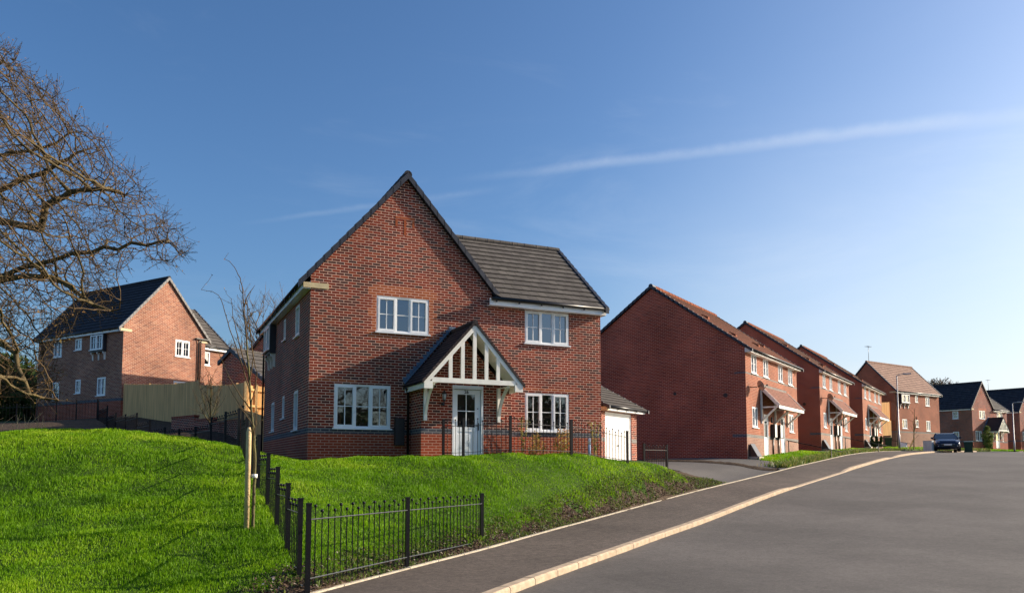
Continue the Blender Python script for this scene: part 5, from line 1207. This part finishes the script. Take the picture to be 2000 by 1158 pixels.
# car: front towards the camera; x right, -y forward(camera)
pc=dep(1847,882.5,61);C_=empty('parked_car',tuple(pc),0,'dark blue hatchback parked facing the camera at the top of the street','car');facing(C_,5)
b=MB([M['carpaint'],M['black']])
secs=[(-1.98,.62,.36,.62),(-1.9,.76,.28,.74),(-1.6,.85,.22,.86),(-1.0,.87,.2,.97),(-.55,.87,.2,1.02),(1.2,.87,.2,1.04),(1.75,.82,.24,1.0),(1.95,.74,.32,.9)]
prev=None
for y,w_,z0,z1 in secs:
    s_=[(-w_*.93,y,z0),(-w_,y,z0+.16),(-w_,y,(z0+z1)/2+.05),(-w_*.9,y,z1-.04),(-w_*.6,y,z1),(w_*.6,y,z1),(w_*.9,y,z1-.04),(w_,y,(z0+z1)/2+.05),(w_,y,z0+.16),(w_*.93,y,z0)]
    if prev:
        for k in range(len(s_)): k2=(k+1)%len(s_);b.face([prev[k],prev[k2],s_[k2],s_[k]],0,sm=True)
    else: b.face(s_[::-1])
    prev=s_
b.face(prev);b.build('body',C_)
cb=MB([M['carpaint']]);roof=[(-.60,-.05,1.40),(.60,-.05,1.40),(.62,.4,1.455),(-.62,.4,1.455)];cb.face(roof,sm=True);cb.face([(-.62,.4,1.455),(.62,.4,1.455),(.6,1.3,1.42),(-.6,1.3,1.42)]);cb.face([(-.6,1.3,1.42),(.6,1.3,1.42),(.7,1.8,1.0),(-.7,1.8,1.0)])
for sx in (-1,1):
    cb.bar((sx*.80,-.85,1.0),(sx*.60,-.05,1.40),.06);cb.bar((sx*.82,.4,1.0),(sx*.63,.4,1.44),.06)
cb.build('cabin',C_)
gl=MB([M['carglass']]);gl.face([(-.79,-.86,1.0),(.79,-.86,1.0),(.60,-.07,1.395),(-.60,-.07,1.395)])
for sx in (-1,1): gl.face([(sx*.83,-.8,1.0),(sx*.83,1.5,1.0),(sx*.6,1.3,1.41),(sx*.62,.4,1.45),(sx*.61,-.05,1.40)])
gl.build('windscreen',C_)
for sx in (-1,1):
    h=MB([M['headlamp']]);h.hexa([(sx*.50,-1.93,.64),(sx*.78,-1.80,.66),(sx*.80,-1.72,.66),(sx*.5,-1.82,.64),(sx*.50,-1.90,.74),(sx*.80,-1.74,.84),(sx*.82,-1.62,.84),(sx*.5,-1.8,.74)]);h.build('headlight',C_)
    w_=MB([M['carpaint']]);w_.box(sx*.87,sx*1.02,-.62,-.5,1.0,1.13);w_.build('wing_mirror',C_)
    fg=MB([M['headlamp']]);fg.ball((sx*.62,-1.93,.42),.055);fg.build('fog_lamp',C_)
    for y in (-1.25,1.3):
        w=MB([M['rubber'],M['metal']]);w.tube([(sx*.68,y,.31),(sx*.88,y,.31)],.31,18);w.tube([(sx*.875,y,.31),(sx*.89,y,.31)],.2,12,mi=1);w.build('wheel',C_)
gr=MB([M['black'],M['metal']]);gr.box(-.42,.42,-2.0,-1.9,.36,.56);gr.box(-.46,.46,-2.01,-1.95,.56,.58,1);gr.build('grille',C_)
np_=MB([M['plate']]);np_.box(-.26,.26,-2.025,-2.0,.47,.58);np_.build('number_plate',C_)
def wheelie(x,y,Z,label,h=.98,w=.58,ang=0):
    T=empty('wheelie_bin',tuple(dep(x,y,Z)),0,label,'bin','green wheelie bins');facing(T,ang)
    m=MB([M['green']]);m.hexa([(-w*.42,-.3,.05),(w*.42,-.3,.05),(w*.42,.3,.05),(-w*.42,.3,.05),(-w/2,-.36,h-.08),(w/2,-.36,h-.08),(w/2,.36,h-.08),(-w/2,.36,h-.08)]);m.build('body',T)
    l=MB([M['green']]);l.hexa([(-w*.53,-.4,h-.08),(w*.53,-.4,h-.08),(w*.53,.42,h-.08),(-w*.53,.42,h-.08),(-w*.5,-.36,h-.03),(w*.5,-.36,h-.03),(w*.5,.38,h+.03),(-w*.5,.38,h+.03)]);l.build('lid',T)
    for s_ in (-1,1): k=MB([M['rubber']]);k.tube([(s_*w*.38,.32,.1),(s_*w*.48,.32,.1)],.1,10);k.build('wheel',T)
wheelie(1892,884,60,'green wheelie bin standing to the right of the parked car',.86,.6)
wheelie(1735.5,871.5,75,'dark green wheelie bin beside the farthest semi-detached pair',.85,.62)
T=empty('utility_cabinet',tuple(dep(1814,883,60)),0,'pale grey utility cabinet left of the parked car','utility cabinet');facing(T,-24)
m=MB([M['cab'],M['conc']]);m.box(-.32,.32,-.17,.17,0,.84);m.box(-.34,.34,-.19,.19,.84,.88);m.box(-.36,.36,-.21,.21,-.3,.0,1)
m.build('body',T);m=MB([M['cab']]);m.box(-.30,-.005,-.182,-.17,.05,.8);m.box(.005,.30,-.182,-.17,.05,.8);m.build('door',T)
T=empty('gas_meter_box',tuple(dep(1764,875,76)),0,'white sloping meter box at the foot of the pale-roofed house','meter box');facing(T,-10)
m=MB([M['black'],M['white']]);m.hexa([(-.35,-.45,-.1),(.35,-.45,-.1),(.35,0,-.1),(-.35,0,-.1),(-.35,-.42,.1),(.35,-.42,.1),(.35,-.06,.55),(-.35,-.06,.55)],1);m.build('body',T)
# steps and handrails to the row's doors
def local_row(k,u,v,z): 
    c,s_=math.cos(math.radians(31.4)),math.sin(math.radians(31.4));return Vector((A0[0]+14.07*k+u*c-v*s_,A0[1]+8.9*k+u*s_+v*c,A0[2]+(0,.66,1.15)[k]+z))
T=empty('garden_steps',tuple(local_row(0,6.4,-1.5,0)),31.4,'three pale stone steps down the small lawn of the nearest semi-detached pair','steps')
for i in range(3):
    m=MB([M['stone']]);m.box(-.45,.45,-.65*i-.6,-.65*i,-.14*i-.3,-.14*i-.02);m.build('step',T)
for k in (0,1,2):
    q=local_row(k,6.95,-.15,0);T=empty('handrail',tuple(q),31.4,['black handrail running from the nearest semi-detached doors down to the path','black handrail before the middle semi-detached pair','black handrail before the farthest semi-detached pair'][k],'handrail','handrails by the front doors')
    m=MB([M['iron']]);m.tube([(0,0,-.2),(0,0,1.05)],.03,8);m.tube([(0,-2.2,-.9),(0,-2.2,.55)],.03,8);m.build('post',T);m=MB([M['iron']]);m.tube([(0,.1,1.08),(0,-2.75,.42)],.022,8);m.build('rail',T)
# blue and white marker post by the wall
r_,f_,h_=gpt(1151,23.5);T=empty('marker_post',(*W(r_,f_),h_+EYE),0,'short white and blue marker post by the wall right of the lower window','marker post')
m=MB([M['white'],M['blueplastic']]);m.tube([(0,0,-.1),(0,0,.36)],.05,10,mi=1);m.tube([(0,0,.36),(0,0,.55)],.045,10,mi=0);m.build('post',T)
# ============================================================ LIGHT
AZ=math.radians(-10.6);EL=math.radians(22.4)
S_=Vector((math.cos(AZ)*math.cos(EL),math.sin(AZ)*math.cos(EL),math.sin(EL)))
sl=bpy.data.lights.new('sun','SUN');sl.energy=5.0;sl.angle=math.radians(.53);sl.color=(1,.86,.68);so=bpy.data.objects.new('sun',sl);COL.objects.link(so);so.rotation_euler=S_.to_track_quat('Z','Y').to_euler()
wd=bpy.data.worlds.new('World');sc.world=wd;wd.use_nodes=True;N=wd.node_tree.nodes;L=wd.node_tree.links;bg=N['Background']
sky=N.new('ShaderNodeTexSky');sky.sky_type='NISHITA';sky.sun_disc=False;sky.sun_elevation=EL;sky.sun_rotation=math.atan2(S_.x,S_.y);sky.altitude=100;sky.air_density=1.0;sky.dust_density=2.5;sky.ozone_density=3.0
tc=N.new('ShaderNodeTexCoord')
def vdir(x,y): r,f,h=ray(x,y);X,Y=W(r,f);return Vector((X,Y,h)).normalized()
def vm(op,a,b=None):
    n=N.new('ShaderNodeVectorMath');n.operation=op
    for i,q in enumerate((a,b)):
        if q is None: continue
        if isinstance(q,(tuple,Vector)): n.inputs[i].default_value=tuple(q)
        else: L.new(q,n.inputs[i])
    return n
def mth(op,a,b=None,c=None):
    n=N.new('ShaderNodeMath');n.operation=op
    for i,q in enumerate((a,b,c)):
        if q is None: continue
        if isinstance(q,(int,float)): n.inputs[i].default_value=q
        else: L.new(q,n.inputs[i])
    return n.outputs[0]
def mrange(o,a,b,c,d,smooth=True):
    n=N.new('ShaderNodeMapRange');n.interpolation_type='SMOOTHSTEP' if smooth else 'LINEAR'
    for i,q in enumerate((a,b,c,d)): n.inputs[i+1].default_value=q
    L.new(o,n.inputs[0]);return n.outputs[0]
nz=vm('NORMALIZE',tc.outputs['Generated']).outputs[0]
def streak(p0,p1,w0,w1,amt,seed,fade0,fade1):
    a=vdir(*p0);b=vdir(*p1);n=a.cross(b).normalized();t=(b-a).normalized()
    nn=N.new('ShaderNodeTexNoise');nn.inputs['Scale'].default_value=9+seed;nn.inputs['Detail'].default_value=7;nn.inputs['Roughness'].default_value=.65;L.new(nz,nn.inputs['Vector'])
    d=mth('ABSOLUTE',mth('ADD',vm('DOT_PRODUCT',nz,n).outputs['Value'],mth('MULTIPLY',mth('SUBTRACT',nn.outputs['Fac'],.5),w1*1.1)))
    al=vm('DOT_PRODUCT',nz,t).outputs['Value'];a0=a.dot(t);b0=b.dot(t)
    s=mrange(al,a0,b0,0,1,False);wd_=mth('ADD',mth('MULTIPLY',s,w1-w0),w0)
    core=mrange(mth('DIVIDE',d,wd_),0,1,1,0);fd=mth('MULTIPLY',mrange(s,0,.35,fade0,1),mrange(s,.8,1,1,fade1))
    tex=mrange(nn.outputs['Fac'],.3,.7,.45,1.)
    return mth('MULTIPLY',mth('MULTIPLY',mth('MULTIPLY',core,fd),tex),amt)
c1=streak((840,358),(2150,204),.007,.013,.21,0,0.0,1.)
c2=streak((440,443),(1000,365),.004,.007,.07,5,0,.0)
# faint high cirrus
mp=N.new('ShaderNodeMapping');mp.inputs['Scale'].default_value=(1.2,1.2,5);L.new(nz,mp.inputs[0]);cn=N.new('ShaderNodeTexNoise');cn.inputs['Scale'].default_value=2.2;cn.inputs['Detail'].default_value=8;cn.inputs['Roughness'].default_value=.62;cn.inputs['Distortion'].default_value=.6;L.new(mp.outputs[0],cn.inputs['Vector'])
c3=mrange(cn.outputs['Fac'],.48,.78,0,.09)
# thin high haze thickening towards the sun side
hz=mth('MULTIPLY',mrange(vm('DOT_PRODUCT',nz,vdir(2400,680)).outputs['Value'],.76,1.0,0,.62),mrange(cn.outputs['Fac'],.2,.8,.75,1.15))
zs=N.new('ShaderNodeSeparateXYZ');L.new(nz,zs.inputs[0]);hz=mth('MULTIPLY',hz,mrange(zs.outputs[2],.05,.48,1.,.12))
tot=mth('MINIMUM',mth('ADD',mth('ADD',c1,c2),mth('ADD',c3,hz)),.8)
v1=N.new('ShaderNodeVectorMath');v1.operation='SCALE';v1.inputs['Scale'].default_value=.1;tn=N.new('ShaderNodeVectorMath');tn.operation='MULTIPLY';tn.inputs[1].default_value=(1.0,1.03,1.07);L.new(sky.outputs[0],tn.inputs[0]);L.new(tn.outputs[0],v1.inputs[0]);gm=N.new('ShaderNodeGamma');gm.inputs[1].default_value=1.1;L.new(v1.outputs[0],gm.inputs[0]);v2=N.new('ShaderNodeVectorMath');v2.operation='SCALE';v2.inputs['Scale'].default_value=11.2;L.new(gm.outputs[0],v2.inputs[0])
mean=N.new('ShaderNodeVectorMath');mean.operation='DOT_PRODUCT';mean.inputs[1].default_value=(1/3,1/3,1/3);L.new(v2.outputs[0],mean.inputs[0])
hs=N.new('ShaderNodeMix');hs.data_type='RGBA';hs.clamp_factor=False;hs.inputs[0].default_value=1.22;L.new(mean.outputs['Value'],hs.inputs[6]);L.new(v2.outputs[0],hs.inputs[7])
mx=N.new('ShaderNodeMix');mx.data_type='RGBA';L.new(tot,mx.inputs[0]);L.new(hs.outputs[2],mx.inputs[6]);mx.inputs[7].default_value=(6.5,6.9,7.4,1)
L.new(mx.outputs[2],bg.inputs[0]);bg.inputs[1].default_value=.10
